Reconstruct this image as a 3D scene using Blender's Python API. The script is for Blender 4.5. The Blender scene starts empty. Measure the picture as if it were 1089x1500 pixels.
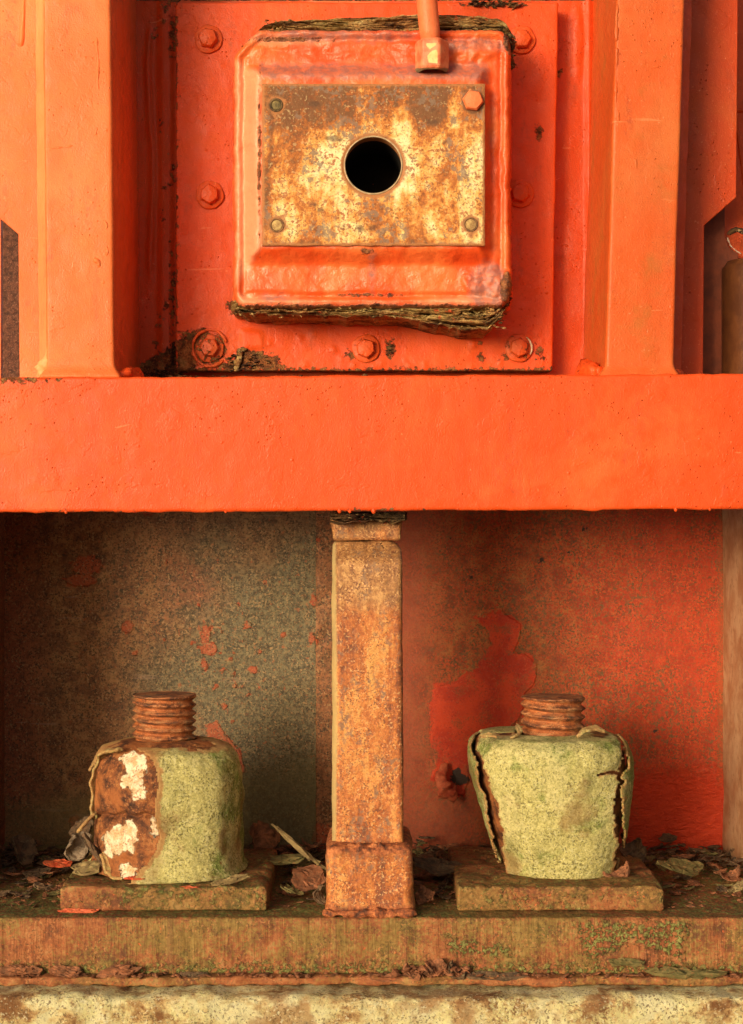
import bpy, math, random
import numpy as np
from math import radians, sin, cos, pi
random.seed(7); np.random.seed(7)
SC = bpy.context.scene
COL = SC.collection

# ------------------------------------------------------------------ camera
D = 2.5                                   # camera stands 2.5 m in front of the beam face (Y = 0)
cam = bpy.data.cameras.new('camera'); camo = bpy.data.objects.new('camera', cam); COL.objects.link(camo)
camo.location = (0, -D, 0); camo.rotation_euler = (radians(90), 0, 0)
cam.sensor_fit = 'VERTICAL'; cam.sensor_height = 36; cam.lens = 60.0
cam.clip_start = .05; cam.clip_end = 500
SC.camera = camo
SC.render.resolution_x = 743; SC.render.resolution_y = 1024

# ------------------------------------------------------------------ light
SUN_AZ, SUN_EL = 32, 8                   # from the left, in front of the steelwork, low
w = bpy.data.worlds.new('World'); SC.world = w; w.use_nodes = True
nt = w.node_tree; nt.nodes.clear()
sky = nt.nodes.new('ShaderNodeTexSky'); sky.sky_type = 'NISHITA'; sky.sun_disc = False
sky.sun_elevation = radians(SUN_EL); sky.sun_rotation = math.atan2(-sin(radians(SUN_AZ)), -cos(radians(SUN_AZ)))
sky.dust_density = 5.0; sky.ozone_density = 0; sky.air_density = .7
bg = nt.nodes.new('ShaderNodeBackground'); bg.inputs[1].default_value = .125
wo = nt.nodes.new('ShaderNodeOutputWorld')
nt.links.new(sky.outputs[0], bg.inputs[0]); nt.links.new(bg.outputs[0], wo.inputs[0])
sl = bpy.data.lights.new('sun', 'SUN'); sl.energy = 2.4; sl.angle = radians(22); sl.color = (1, .86, .62)
so = bpy.data.objects.new('sun', sl); COL.objects.link(so)
from mathutils import Vector
sd = Vector((-sin(radians(SUN_AZ))*cos(radians(SUN_EL)), -cos(radians(SUN_AZ))*cos(radians(SUN_EL)), sin(radians(SUN_EL))))
so.rotation_euler = sd.to_track_quat('Z', 'Y').to_euler()
so.location = sd*5
SC.view_settings.view_transform = 'Standard'; SC.view_settings.look = 'None'
SC.view_settings.exposure = .34; SC.view_settings.gamma = 1

# ------------------------------------------------------------------ helpers: numbers
def X(px, Y=0): return (px-544.5)*.001*(D+Y)/D
def Z(py, Y=0): return (750-py)*.001*(D+Y)/D
def topx(V):                              # where a point stands in the photograph, used to lay out wear
    s = D/(D+V[:, 1])
    return V[:, 0]*s*1000+544.5, 750-V[:, 2]*s*1000
_g = np.random.RandomState(3).normal(size=(256, 3)); _g /= np.linalg.norm(_g, axis=1)[:, None]
_p = np.random.RandomState(5).permutation(256); _p = np.concatenate([_p, _p, _p])
def perlin(P):
    i = np.floor(P).astype(int); f = P-i; i &= 255
    u = f*f*f*(f*(f*6-15)+10); r = 0
    for dx in (0, 1):
        for dy in (0, 1):
            for dz in (0, 1):
                h = _p[_p[_p[(i[:, 0]+dx) & 255]+((i[:, 1]+dy) & 255)]+((i[:, 2]+dz) & 255)]
                g = _g[h]
                d = g[:, 0]*(f[:, 0]-dx)+g[:, 1]*(f[:, 1]-dy)+g[:, 2]*(f[:, 2]-dz)
                r = r+d*(u[:, 0] if dx else 1-u[:, 0])*(u[:, 1] if dy else 1-u[:, 1])*(u[:, 2] if dz else 1-u[:, 2])
    return r*1.5
def fbm(P, f, o=4, s=(1, 1, 1), seed=0, gain=.5):
    P = np.asarray(P)*np.array(s)*f+seed*17.31; a = 1; t = 0
    for k in range(o): t = t+a*perlin(P*2**k+k*9.7); a *= gain
    return t
def smooth(a, b, x): t = np.clip((x-a)/(b-a), 0, 1); return t*t*(3-2*t)
def sdf(x, y, poly):                      # signed distance, positive inside
    p = np.array(poly, float); n = len(p); d = np.full(x.shape, 1e9); ins = np.zeros(x.shape, bool)
    for k in range(n):
        a = p[k]; b = p[(k+1) % n]; e = b-a
        wx = x-a[0]; wy = y-a[1]; t = np.clip((wx*e[0]+wy*e[1])/(e@e+1e-9), 0, 1)
        d = np.minimum(d, np.hypot(wx-e[0]*t, wy-e[1]*t))
        c = (a[1] > y) != (b[1] > y)
        with np.errstate(all='ignore'): xi = (b[0]-a[0])*(y-a[1])/(b[1]-a[1]+1e-12)+a[0]
        ins ^= c & (x < xi)
    return np.where(ins, d, -d)
def ell(x, y, cx, cy, rx, ry): return (1-np.hypot((x-cx)/rx, (y-cy)/ry))*min(rx, ry)
def rrect(x, y, x0, x1, y0, y1, r):
    cx, cy = (x0+x1)/2, (y0+y1)/2; qx = abs(x-cx)-(x1-x0)/2+r; qy = abs(y-cy)-(y1-y0)/2+r
    return -(np.hypot(np.maximum(qx, 0), np.maximum(qy, 0))+np.minimum(np.maximum(qx, qy), 0)-r)

# ------------------------------------------------------------------ helpers: objects
def mesh(name, V, F, mat=None, attrs=None, smooth_=True):
    V = np.asarray(V, np.float32); me = bpy.data.meshes.new(name)
    if isinstance(F, np.ndarray):
        k = F.shape[1]; me.vertices.add(len(V)); me.vertices.foreach_set('co', V.ravel())
        me.loops.add(F.size); me.loops.foreach_set('vertex_index', F.ravel().astype(np.int32))
        me.polygons.add(len(F)); me.polygons.foreach_set('loop_start', np.arange(0, F.size, k, dtype=np.int32))
        me.polygons.foreach_set('loop_total', np.full(len(F), k, np.int32)); me.update(calc_edges=True)
    else:
        me.from_pydata(V.tolist(), [], F); me.update()
    me.validate()
    me.polygons.foreach_set('use_smooth', np.full(len(me.polygons), smooth_))
    if attrs:
        for k_, a in attrs.items():
            at = me.attributes.new(k_, 'FLOAT', 'POINT'); at.data.foreach_set('value', np.asarray(a, np.float32))
    if mat: me.materials.append(mat)
    return me
def link(name, me, parent=None, loc=None):
    o = bpy.data.objects.new(name, me); COL.objects.link(o)
    if parent is not None: o.parent = parent
    if loc is not None: o.location = loc
    return o
def obj(name, V, F, mat=None, parent=None, attrs=None, smooth_=True):
    V = np.asarray(V, float)
    if parent is not None: V = V-np.array(parent.get('_o', (0, 0, 0)))
    return link(name, mesh(name, V, F, mat, attrs, smooth_), parent)
def tag(o, label=None, cat=None, group=None, kind=None):
    if label: o['label'] = label
    if cat: o['category'] = cat
    if group: o['group'] = group
    if kind: o['kind'] = kind
    return o
def thing(name, loc, label, cat, group=None):
    o = bpy.data.objects.new(name, None); COL.objects.link(o); o.location = loc; o.empty_display_size = .02
    o['_o'] = tuple(loc)
    return tag(o, label, cat, group)
def cs(a, b, res, r):
    n = max(1, int(round((b-a-2*r)/res)))
    m = list(np.linspace(a+r, b-r, n+1))
    e = [0, .35*r, .7*r] if r > 0 else []
    return np.array([a+t for t in e]+m+[b-t for t in reversed(e)])
def rbox(x0, x1, y0, y1, z0, z1, r=.004, res=.01, skip=()):
    lo = np.array((x0, y0, z0)); hi = np.array((x1, y1, z1))
    rs = (res,)*3 if np.isscalar(res) else res
    c = [cs(lo[k], hi[k], rs[k], r) for k in range(3)]
    Vs = []; Fs = []; off = 0
    for k in range(3):
        a, b = [(1, 2), (2, 0), (0, 1)][k]
        for s in (0, 1):
            if (k, s) in skip: continue
            A, B = np.meshgrid(c[a], c[b], indexing='ij'); P = np.empty((A.size, 3))
            P[:, a] = A.ravel(); P[:, b] = B.ravel(); P[:, k] = (lo, hi)[s][k]
            na, nb = A.shape; i = np.arange(na*nb).reshape(na, nb)
            q = np.stack([i[:-1, :-1], i[1:, :-1], i[1:, 1:], i[:-1, 1:]], -1).reshape(-1, 4)
            if s == 0: q = q[:, ::-1]
            Vs.append(P); Fs.append(q+off); off += len(P)
    V = np.concatenate(Vs); F = np.concatenate(Fs)
    key = np.round(V*1e6).astype(np.int64); _, idx, inv = np.unique(key, axis=0, return_index=True, return_inverse=True)
    inv = inv.ravel()
    V = V[idx]; F = inv[F]
    q = np.clip(V, lo+r, hi-r); n = V-q; L = np.linalg.norm(n, axis=1); L[L == 0] = 1; n /= L[:, None]
    return q+n*r, n, F
def grid(us, vs, fn):
    U, W = np.meshgrid(us, vs, indexing='ij'); V = fn(U.ravel(), W.ravel())
    na, nb = U.shape; i = np.arange(na*nb).reshape(na, nb)
    return V, np.stack([i[:-1, :-1], i[1:, :-1], i[1:, 1:], i[:-1, 1:]], -1).reshape(-1, 4)
def bead(path, r, seed=0, lump=.35, seg=10, step=.003, flat=1.0):     # a lumpy welded seam or paint run along a path
    path = np.array(path, float); L = np.r_[0, np.cumsum(np.linalg.norm(np.diff(path, axis=0), axis=1))]
    n = max(3, int(L[-1]/step)); t = np.linspace(0, L[-1], n)
    C = np.stack([np.interp(t, L, path[:, k]) for k in range(3)], 1)
    T = np.gradient(C, axis=0); T /= np.linalg.norm(T, axis=1)[:, None]
    up = np.array((0, 1.0, 0)); A = np.cross(T, up); A /= np.linalg.norm(A, axis=1)[:, None]+1e-9; B = np.cross(T, A)
    rr = np.interp(t, np.linspace(0, L[-1], len(r)), r) if hasattr(r, '__len__') else np.full(n, r)
    rr = rr*np.clip(np.minimum(t, L[-1]-t)/(rr+1e-6)+.15, 0, 1)**.5
    V = []
    for k in range(seg):
        a = 2*pi*k/seg; V.append(C+(A*cos(a)+B*sin(a)*flat)*rr[:, None])
    V = np.stack(V, 1).reshape(-1, 3); N = V-np.repeat(C, seg, 0)
    V = V+N*lump*fbm(V, 70, 3, seed=seed)[:, None]
    i = np.arange(n*seg).reshape(n, seg); j = np.roll(i, -1, 1)
    F = np.stack([i[:-1], i[1:], j[1:], j[:-1]], -1).reshape(-1, 4)
    return V, F
def join(parts):
    Vs = []; Fs = []; o = 0
    for V, F in parts: Vs.append(V); Fs.append(np.asarray(F)+o); o += len(V)
    return np.concatenate(Vs), np.concatenate(Fs)

# ------------------------------------------------------------------ helpers: materials
class Mat:
    def __init__(s, name):
        s.m = bpy.data.materials.new(name); s.m.use_nodes = True; s.t = s.m.node_tree; s.t.nodes.clear()
        s.out = s.t.nodes.new('ShaderNodeOutputMaterial'); s.b = s.t.nodes.new('ShaderNodeBsdfPrincipled')
        s.t.links.new(s.b.outputs[0], s.out.inputs[0]); s.pos = s.t.nodes.new('ShaderNodeNewGeometry').outputs['Position']
    def put(s, sock, v):
        if isinstance(v, bpy.types.NodeSocket): s.t.links.new(v, sock)
        elif isinstance(v, (tuple, list)) and sock.type == 'RGBA': sock.default_value = (*v[:3], 1)
        else: sock.default_value = v
    def mth(s, op, a, b=0, c=0):
        n = s.t.nodes.new('ShaderNodeMath'); n.operation = op
        for k, v in enumerate((a, b, c)): s.put(n.inputs[k], v)
        return n.outputs[0]
    def con(s, v, k, c=.5): return s.mth('MULTIPLY_ADD', s.mth('SUBTRACT', v, c), k, c)
    def grit(s, c, dark, light, sc=300, kd=.7, kl=.6, d=.57, l=.60, off=(4, 4, 4)):   # crisp pits and flecks
        n1 = s.noise(sc, 2, .5, 0, None, off); n2 = s.noise(sc*.8, 2, .5, 0, None, (off[0]+9, 2, 7)); big = s.rng(s.noise(sc*.12, 3, .6, 0, None, (off[0]+3, 1, 1)), .35, .6, .25, 1)
        c = s.mix(s.mul(s.rng(n1, d, d+.05, 0, kd), big), c, dark)
        return s.mix(s.mul(s.rng(n2, l, l+.05, 0, kl), big), c, light)
    def add(s, a, b): return s.mth('ADD', a, b)
    def mul(s, a, b): return s.mth('MULTIPLY', a, b)
    def vec(s, st=(1, 1, 1), off=(0, 0, 0), warp=None):
        n = s.t.nodes.new('ShaderNodeMapping'); s.t.links.new(s.pos, n.inputs[0]); n.inputs['Scale'].default_value = st; n.inputs['Location'].default_value = off
        return n.outputs[0]
    def noise(s, sc, det=4, ro=.5, di=0, st=None, off=(0, 0, 0)):
        n = s.t.nodes.new('ShaderNodeTexNoise'); s.t.links.new(s.vec(st or (1, 1, 1), off), n.inputs['Vector'])
        n.inputs['Scale'].default_value = sc; n.inputs['Detail'].default_value = det; n.inputs['Roughness'].default_value = ro; n.inputs['Distortion'].default_value = di
        return n.outputs[0]
    def voro(s, sc, feat='F1', rnd=1, st=None, off=(0, 0, 0)):
        n = s.t.nodes.new('ShaderNodeTexVoronoi'); n.feature = feat; s.t.links.new(s.vec(st or (1, 1, 1), off), n.inputs['Vector'])
        n.inputs['Scale'].default_value = sc; n.inputs['Randomness'].default_value = rnd
        return n.outputs['Distance']
    def rng(s, v, a, b, c=0., d=1.):
        n = s.t.nodes.new('ShaderNodeMapRange'); n.interpolation_type = 'SMOOTHSTEP'
        s.put(n.inputs[0], v)
        for k, q in zip((1, 2, 3, 4), (a, b, c, d)): s.put(n.inputs[k], q)
        return n.outputs[0]
    def ramp(s, f, st):
        n = s.t.nodes.new('ShaderNodeValToRGB'); s.put(n.inputs[0], f); e = n.color_ramp.elements
        e[0].position = st[0][0]; e[0].color = (*st[0][1], 1); e[1].position = st[-1][0]; e[1].color = (*st[-1][1], 1)
        for p, c in st[1:-1]: q = e.new(p); q.color = (*c, 1)
        return n.outputs[0]
    def mix(s, f, a, b, mode='MIX'):
        n = s.t.nodes.new('ShaderNodeMix'); n.data_type = 'RGBA'; n.blend_type = mode
        s.put(n.inputs[0], f); s.put(n.inputs[6], a); s.put(n.inputs[7], b)
        return n.outputs[2]
    def att(s, name):
        n = s.t.nodes.new('ShaderNodeAttribute'); n.attribute_name = name; return n.outputs['Fac']
    def mask(s, name, amp=4, sc=80, w_=1.2, st=None):                # a stored distance in mm, frayed by noise, made a crisp edge
        n = s.noise(sc, 5, .6, 0, st); v = s.add(s.att(name), s.mul(s.add(n, -.5), amp*2.))
        return s.rng(v, -w_, w_)
    def bump(s, h, dist, prev=None, strength=1):
        n = s.t.nodes.new('ShaderNodeBump'); n.inputs['Strength'].default_value = strength; n.inputs['Distance'].default_value = dist
        s.put(n.inputs['Height'], h)
        if prev is not None: s.t.links.new(prev, n.inputs['Normal'])
        return n.outputs[0]
    def end(s, col, rough=.6, nrm=None, spec=.4, metal=0, coat=0):
        s.put(s.b.inputs['Base Color'], col); s.put(s.b.inputs['Roughness'], rough)
        s.b.inputs['Specular IOR Level'].default_value = spec; s.b.inputs['Metallic'].default_value = metal
        if coat: s.b.inputs['Coat Weight'].default_value = coat; s.b.inputs['Coat Roughness'].default_value = .35
        if nrm is not None: s.t.links.new(nrm, s.b.inputs['Normal'])
        return s.m
RUST = [(0.25, (.035, .014, .008)), (.42, (.13, .042, .016)), (.55, (.27, .085, .025)), (.7, (.42, .17, .055)), (.85, (.3, .17, .1))]
def rust_col(m, sc=60, st=None):
    n = m.con(m.noise(sc, 9, .68, .3, st), 1.6); c = m.grit(m.ramp(n, RUST), (.03, .012, .008), (.50, .22, .08), 350)
    sp = m.noise(420, 3, .6); c = m.mix(m.rng(sp, .56, .66, 0, .7), c, (.05, .022, .014))
    return c, n
def paint(name, base=(.70, .073, .010), fade=(.75, .125, .024), fadeamt=.3, rust=False, lump=1.0, rough=.42, green=0):
    m = Mat(name)
    big = m.noise(5, 4, .55); mid = m.noise(38, 5, .6)
    c = m.mix(m.rng(m.add(big, m.mul(m.add(mid, -.5), .5)), .35+.3*(.5-fadeamt), .8+.3*(.5-fadeamt)), base, fade)
    c = m.mix(m.rng(m.noise(3, 3, .5, 0, (6, 6, .8), (3, 0, 0)), .5, .75, 0, .35), c, tuple(k*.72 for k in base))      # older coat in long vertical runs
    st = m.mul(m.rng(m.noise(12, 5, .65, 0, (2.2, 1, .5), (7, 0, 1)), .54, .68), m.rng(m.noise(90, 5, .7, 0, None, (1, 7, 0)), .40, .62)); c = m.mix(m.mul(st, .5), c, (.34, .055, .02))     # grime
    sr = m.mul(m.rng(m.noise(9, 3, .5, .6, (1, 1, 11), (1, 4, 0)), .715, .73), .35); c = m.mix(sr, c, (.82, .30, .13)); c = m.grit(c, (.30, .06, .02), (.84, .26, .09), 420, .35, .25, .63, .65)
    fl = m.noise(260, 4, .7); c = m.mix(m.rng(fl, .68, .76, 0, .65), c, (.16, .05, .025))                     # specks of rust
    c = m.mix(m.rng(m.noise(170, 3, .6, 0, None, (4, 1, 2)), .66, .74, 0, .45), c, (.85, .3, .14))
    if green: c = m.mix(m.rng(m.noise(14, 5, .6, 0, None, (9, 0, 0)), .52, .72, 0, green), c, (.22, .16, .03))
    v = m.voro(55, 'F1', 1, None); bl = m.rng(v, .0, .16, 1, 0); pick = m.rng(m.noise(16, 2, .5, 0, None, (1, 5, 3)), .56, .6)
    v2 = m.voro(120, 'F1', 1); bl2 = m.mul(m.rng(v2, .0, .2, 1, 0), m.rng(m.noise(9, 2, .5, 0, None, (8, 5, 3)), .5, .56))
    h = m.add(m.mul(m.noise(18, 2, .45), 1.0), m.mul(m.noise(150, 4, .6), .16)); h = m.add(h, m.mul(m.mul(bl, pick), .5)); h = m.add(h, m.mul(bl2, .8)); h = m.add(h, m.mul(m.rng(m.noise(6, 4, .6, 0, (3, 1, 3), (2, 7, 7)), .56, .60), .15))
    nr = m.bump(h, .0017*lump)
    pit = m.noise(480, 2, .5); nr = m.bump(pit, .0005, nr)
    ro = m.rng(mid, .3, .7, rough-.07, rough+.13)
    if rust:
        k = m.mask('rust', 16, 110, .9); edge = m.rng(m.mask('rust', 16, 110, 4), .02, .5)
        rc, rn = rust_col(m, 55); rc = m.mix(m.rng(m.noise(60, 5, .6, 0, None, (7, 7, 7)), .5, .62, 0, .35), rc, (.20, .17, .06))
        c = m.mix(m.mul(edge, .65), c, (.30, .035, .015)); c = m.mix(k, c, rc)
        nr = m.bump(m.add(m.mul(k, -.5), m.mul(m.mul(k, m.noise(130, 6, .7)), 1.3)), .004, nr); ro = m.rng(k, 0, 1, ro, .85)
    return m.end(c, ro, nr, .3)
ORANGE = paint('orange_paint', fadeamt=.25)
ORANGE_R = paint('orange_paint_rusting', fadeamt=.22, rust=True)
PALE_ORANGE = paint('pale_orange_paint', (.76, .15, .034), (.82, .22, .065), .5, lump=.8)  # paler, less saturated orange for the left column
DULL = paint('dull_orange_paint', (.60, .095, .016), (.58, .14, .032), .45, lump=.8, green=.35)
SHADED = paint('shaded_orange_paint', (.54, .055, .008), (.54, .088, .016), .3, lump=1.2)  # darker copy of the orange: right-side shade put into the colour

def m_collar():
    m = Mat('thick_housing_paint'); big = m.noise(9, 5, .6); c = m.mix(m.rng(big, .4, .65), (.74, .085, .014), (.80, .17, .04))
    pk = m.rng(m.add(m.att('pale'), m.mul(m.add(m.noise(50, 5, .6), -.5), 16)), -5, 8)
    c = m.mix(m.mul(pk, .75), c, (.80, .36, .20))
    pu = m.mask('purple_sheen', 9, 60, 5); c = m.mix(m.mul(pu, .8), c, m.mix(m.rng(m.noise(90, 4, .6), .4, .6), (.30, .15, .13), (.55, .17, .10)))
    k = m.mask('rust', 6, 90, 1.2); rc, _ = rust_col(m, 80); c = m.mix(k, c, rc)
    c = m.mix(m.rng(m.noise(230, 4, .7), .66, .74, 0, .5), c, (.2, .05, .02))
    h = m.add(m.mul(m.noise(26, 6, .55, .4), 1.), m.mul(m.noise(110, 4, .55), .22)); nr = m.bump(h, .0042); nr = m.bump(m.noise(450, 2), .0005, nr)
    nr = m.bump(m.mul(k, m.noise(150, 5, .7)), .004, nr)
    return m.end(c, m.rng(m.noise(40, 4), .3, .7, .3, .5), nr, .5)
COLLAR = m_collar()

def m_plate():
    m = Mat('rusted_cover_plate')
    st = m.noise(11, 6, .62, .4, (1.5, 1, .55)); fine = m.noise(75, 7, .7, .2)
    v = m.add(m.mul(st, .72), m.mul(fine, .34)); v = m.add(v, m.mul(m.att('top'), -.13)); v = m.con(m.add(v, .008), 1.9, .53)
    c = m.ramp(v, [(.30, (.20, .085, .035)), (.40, (.45, .14, .03)), (.47, (.66, .27, .055)), (.53, (.74, .42, .12)), (.60, (.82, .62, .27)), (.72, (.87, .78, .46))])
    sp = m.noise(190, 6, .7); c = m.mix(m.mul(m.rng(m.noise(150, 4, .6), .54, .57, 0, .9), m.rng(m.noise(16, 3, .6, 0, None, (2, 2, 7)), .42, .56)), c, (.42, .12, .028)); c = m.grit(c, (.22, .07, .025), (.84, .66, .34), 300, .8, .35, .56, .60)
    gz = m.mul(m.rng(m.noise(24, 5, .65, 0, None, (3, 3, 3)), .50, .56), m.rng(m.noise(130, 4, .6, 0, None, (6, 3, 3)), .49, .53))
    c = m.mix(m.mul(gz, .8), c, (.24, .16, .115))
    c = m.mix(m.mask('edge', 4, 150, 2), c, (.42, .17, .06))
    c = m.mix(m.mul(m.mask('spot', 4, 110, 2), .7), c, (.10, .05, .03))
    c = m.mix(m.rng(m.noise(300, 4, .7, 0, None, (5, 5, 1)), .62, .68, 0, .8), c, (.12, .045, .022))
    nr = m.bump(m.add(m.mul(sp, .5), m.noise(60, 6, .6)), .0032)
    return m.end(c, m.rng(v, .35, .6, .75, .5), nr, .4)
PLATE = m_plate()

def m_scale(name, cols, st=(1, 1, 9), amp=.004, gr=.5):
    m = Mat(name); n = m.con(m.noise(16, 8, .7, .3, st), 1.6); c = m.ramp(n, cols); c = m.grit(c, (.05, .02, .012), (.55, .40, .2), 260)
    g = m.noise(22, 5, .6, 0, None, (2, 8, 1)); c = m.mix(m.rng(g, .42, .62, 0, gr), c, m.mix(m.rng(n, .4, .6), (.12, .11, .025), (.36, .34, .10)))
    c = m.mix(m.rng(m.noise(60, 5, .6, 0, None, (2, 2, 1)), .62, .68, 0, .85), c, (.62, .10, .03))
    nr = m.bump(m.noise(30, 7, .7, .2, st), amp); nr = m.bump(m.noise(280, 4, .7), .0012, nr)
    return m.end(c, .85, nr, .25)
SCALE = m_scale('laminated_rust', [(.36, (.06, .026, .014)), (.45, (.30, .13, .045)), (.54, (.46, .25, .09)), (.66, (.60, .42, .19))], gr=.32)
DARKSC = m_scale('dark_rust_crust', [(.3, (.018, .010, .007)), (.5, (.07, .03, .017)), (.7, (.17, .07, .03))], (1, 1, 3), gr=.12)

def m_rear(name, left):
    m = Mat(name); big = m.noise(6, 5, .6); mid = m.noise(45, 7, .68, .2); fine = m.noise(230, 5, .72); f2 = m.noise(330, 4, .7, 0, None, (9, 2, 4))
    if left:
        mc = m.con(mid, 1.5); brown = m.ramp(mc, [(.3, (.13, .05, .02)), (.5, (.25, .105, .04)), (.7, (.36, .18, .07))])
        grey = m.ramp(m.con(m.noise(90, 7, .7), 1.6), [(.3, (.065, .054, .032)), (.5, (.135, .115, .064)), (.72, (.23, .185, .095))])
        c = m.mix(m.rng(m.add(m.att('grey'), m.mul(m.add(big, -.5), 300)), -70, 90), brown, grey)
        c = m.mix(m.mul(m.rng(m.add(m.att('red2'), m.mul(m.add(mid, -.5), 160)), -20, 60), .55), c, (.30, .055, .022))
        c = m.mix(m.rng(m.noise(140, 6, .75), .53, .60, 0, .75), c, (.045, .028, .014)); c = m.mix(m.rng(fine, .56, .62, 0, .6), c, (.30, .16, .07))
        c = m.mix(m.rng(f2, .60, .68, 0, .7), c, (.38, .12, .035))
        dk = m.mul(m.rng(m.noise(120, 5, .65, 0, None, (3, 3, 9)), .55, .6), m.rng(m.add(m.att('spk'), m.mul(m.add(mid, -.5), 60)), -25, 30))
        c = m.mix(m.mul(dk, .8), c, (.045, .035, .015))
        c = m.mix(m.mul(m.mask('pt', 11, 110, 1.6), .75), c, m.mix(mid, (.36, .045, .014), (.48, .10, .03)))
        c = m.grit(c, (.04, .028, .014), (.40, .24, .11), 300, .85, .7, .55, .58); c = m.grit(c, (.04, .028, .014), (.42, .11, .035), 150, .7, .5, .60, .63, (8, 1, 3))
        sc = m.rng(m.noise(7, 3, .5, .3, (1, 1, 14), (5, 0, 2)), .70, .72, 0, 0.35); c = m.mix(sc, c, (.35, .22, .15))
        c = m.mix(m.mul(m.mask('moss', 12, 60, 14), .5), c, (.17, .14, .05))
    else:
        mc = m.con(mid, 1.5); olive = m.ramp(mc, [(.3, (.20, .045, .016)), (.5, (.34, .080, .022)), (.7, (.38, .14, .04))])
        red = m.ramp(mid, [(.3, (.28, .024, .008)), (.6, (.44, .040, .010)), (.8, (.48, .070, .017))])
        rd = m.rng(m.add(m.add(m.att('red2'), m.mul(m.add(m.noise(260, 3, .6), -.5), 520)), m.mul(m.add(big, -.5), 160)), -60, 60)
        c = m.mix(rd, olive, red)
        c = m.mix(m.rng(m.noise(170, 6, .75), .52, .59, 0, .6), c, (.13, .075, .022)); c = m.mix(m.rng(f2, .58, .66, 0, .75), c, (.07, .05, .018))
        c = m.grit(c, (.09, .055, .02), (.50, .075, .016), 280, .85, .8, .54, .55); c = m.mix(m.mul(m.rng(m.noise(130, 4, .6, 0, None, (5, 5, 5)), .54, .58, 0, .7), m.rng(m.noise(9, 4, .6, 0, None, (1, 5, 5)), .48, .58)), c, (.10, .085, .035))
        c = m.mix(m.mul(m.rng(m.add(m.att('post_shade'), m.mul(m.add(mid, -.5), 90)), -30, 60), .75), c, m.mix(mid, (.20, .035, .018), (.30, .06, .02)))  # maroon band: the post's shadow on this wall painted in
        pk = m.rng(m.add(m.att('pt'), m.add(m.mul(m.add(m.noise(35, 5, .62, .4), -.5), 34), m.mul(m.add(m.noise(200, 4, .65), -.5), 14))), -1.2, 1.2); worn = m.rng(m.add(m.noise(28, 6, .68, 0, None, (6, 6, 6)), m.mul(m.add(m.noise(260, 3, .6), -.5), .5)), .52, .62, 1, .35)
        c = m.mix(m.mul(pk, worn), c, m.grit(m.mix(m.rng(m.noise(20, 5, .6), .4, .6), (.42, .030, .009), (.56, .052, .012)), (.16, .03, .014), (.60, .10, .03), 300, .6, .5, .58))
        c = m.mix(m.mul(m.mask('hole', 8, 150, 1), 1), c, (.035, .02, .014))
        c = m.mix(m.mul(m.mask('moss', 6, 60, 14), .45), c, (.20, .12, .04))
    if not left: c = m.mix(m.rng(m.add(m.att('wr'), m.add(m.mul(m.add(m.noise(40, 5, .65), -.5), 130), m.mul(m.add(m.noise(300, 3, .6), -.5), 90))), -10, 70, 0, .95), c, m.mix(mid, (.46, .026, .007), (.60, .055, .012)))
    pm = m.mask('pt', 5 if not left else 3.5, 60 if not left else 130, 1.2)
    h = m.add(m.mul(mid, .8), m.mul(fine, .25)); nr = m.bump(h, .0018); nr = m.bump(pm, .0016, nr)
    wr = m.rng(m.att('wr'), -10, 40); nr = m.bump(m.mul(wr, m.noise(55, 5, .6, 1.2, (1, 1, 2))), .006, nr)
    return m.end(c, m.rng(fine, .4, .6, .5, .75), nr, .35)
REAR_L = m_rear('rear_wall_brown', True); REAR_R = m_rear('rear_wall_red', False)

def m_base(name, stria=0., g=.5):
    m = Mat(name); mid = m.noise(30, 7, .65); fine = m.noise(190, 5, .7)
    c = m.ramp(m.con(m.add(m.mul(mid, .65), m.mul(fine, .35)), 1.6), [(.34, (.13, .048, .022)), (.46, (.25, .080, .030)), (.56, (.32, .115, .042)), (.68, (.38, .18, .075))])
    gm = m.add(m.noise(9, 6, .62, 0, (1, 1, 1), (4, 4, 4)), m.mul(m.add(fine, -.5), .7))
    c = m.mix(m.rng(gm, .44, .58, 0, g), c, m.ramp(m.noise(120, 5, .6), [(.35, (.10, .105, .022)), (.65, (.24, .22, .06))]))
    c = m.mix(m.rng(m.noise(160, 5, .7, 0, None, (1, 9, 1)), .63, .68, 0, .8), c, (.68, .12, .035))
    c = m.grit(c, (.08, .045, .02), (.52, .24, .10), 280, .7, .5)
    gl = m.mul(m.mask('green', 14, 75, 5), m.rng(m.noise(130, 5, .66, 0, None, (7, 1, 1)), .48, .53)); c = m.mix(m.mul(gl, .8), c, m.mix(m.rng(fine, .4, .6), (.07, .11, .02), (.26, .28, .09)))
    h = m.add(m.mul(mid, .7), m.mul(fine, .3)); nr = m.bump(h, .003)
    if stria:
        s_ = m.noise(70, 4, .6, 0, (1, .3, .06)); nr = m.bump(s_, .0045*stria, nr)
        c = m.mix(m.rng(s_, .56, .68, 0, .35), c, (.15, .06, .03))
    nr = m.bump(gl, .003, nr)
    return m.end(c, .75, nr, .3)
BASE = m_base('base_plate_rusted_mossy', 1.2, .58); PAD = m_base('bearing_plate_rusted', 0, .45); LIP = m_base('mortar_lip', 0, .4)

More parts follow.
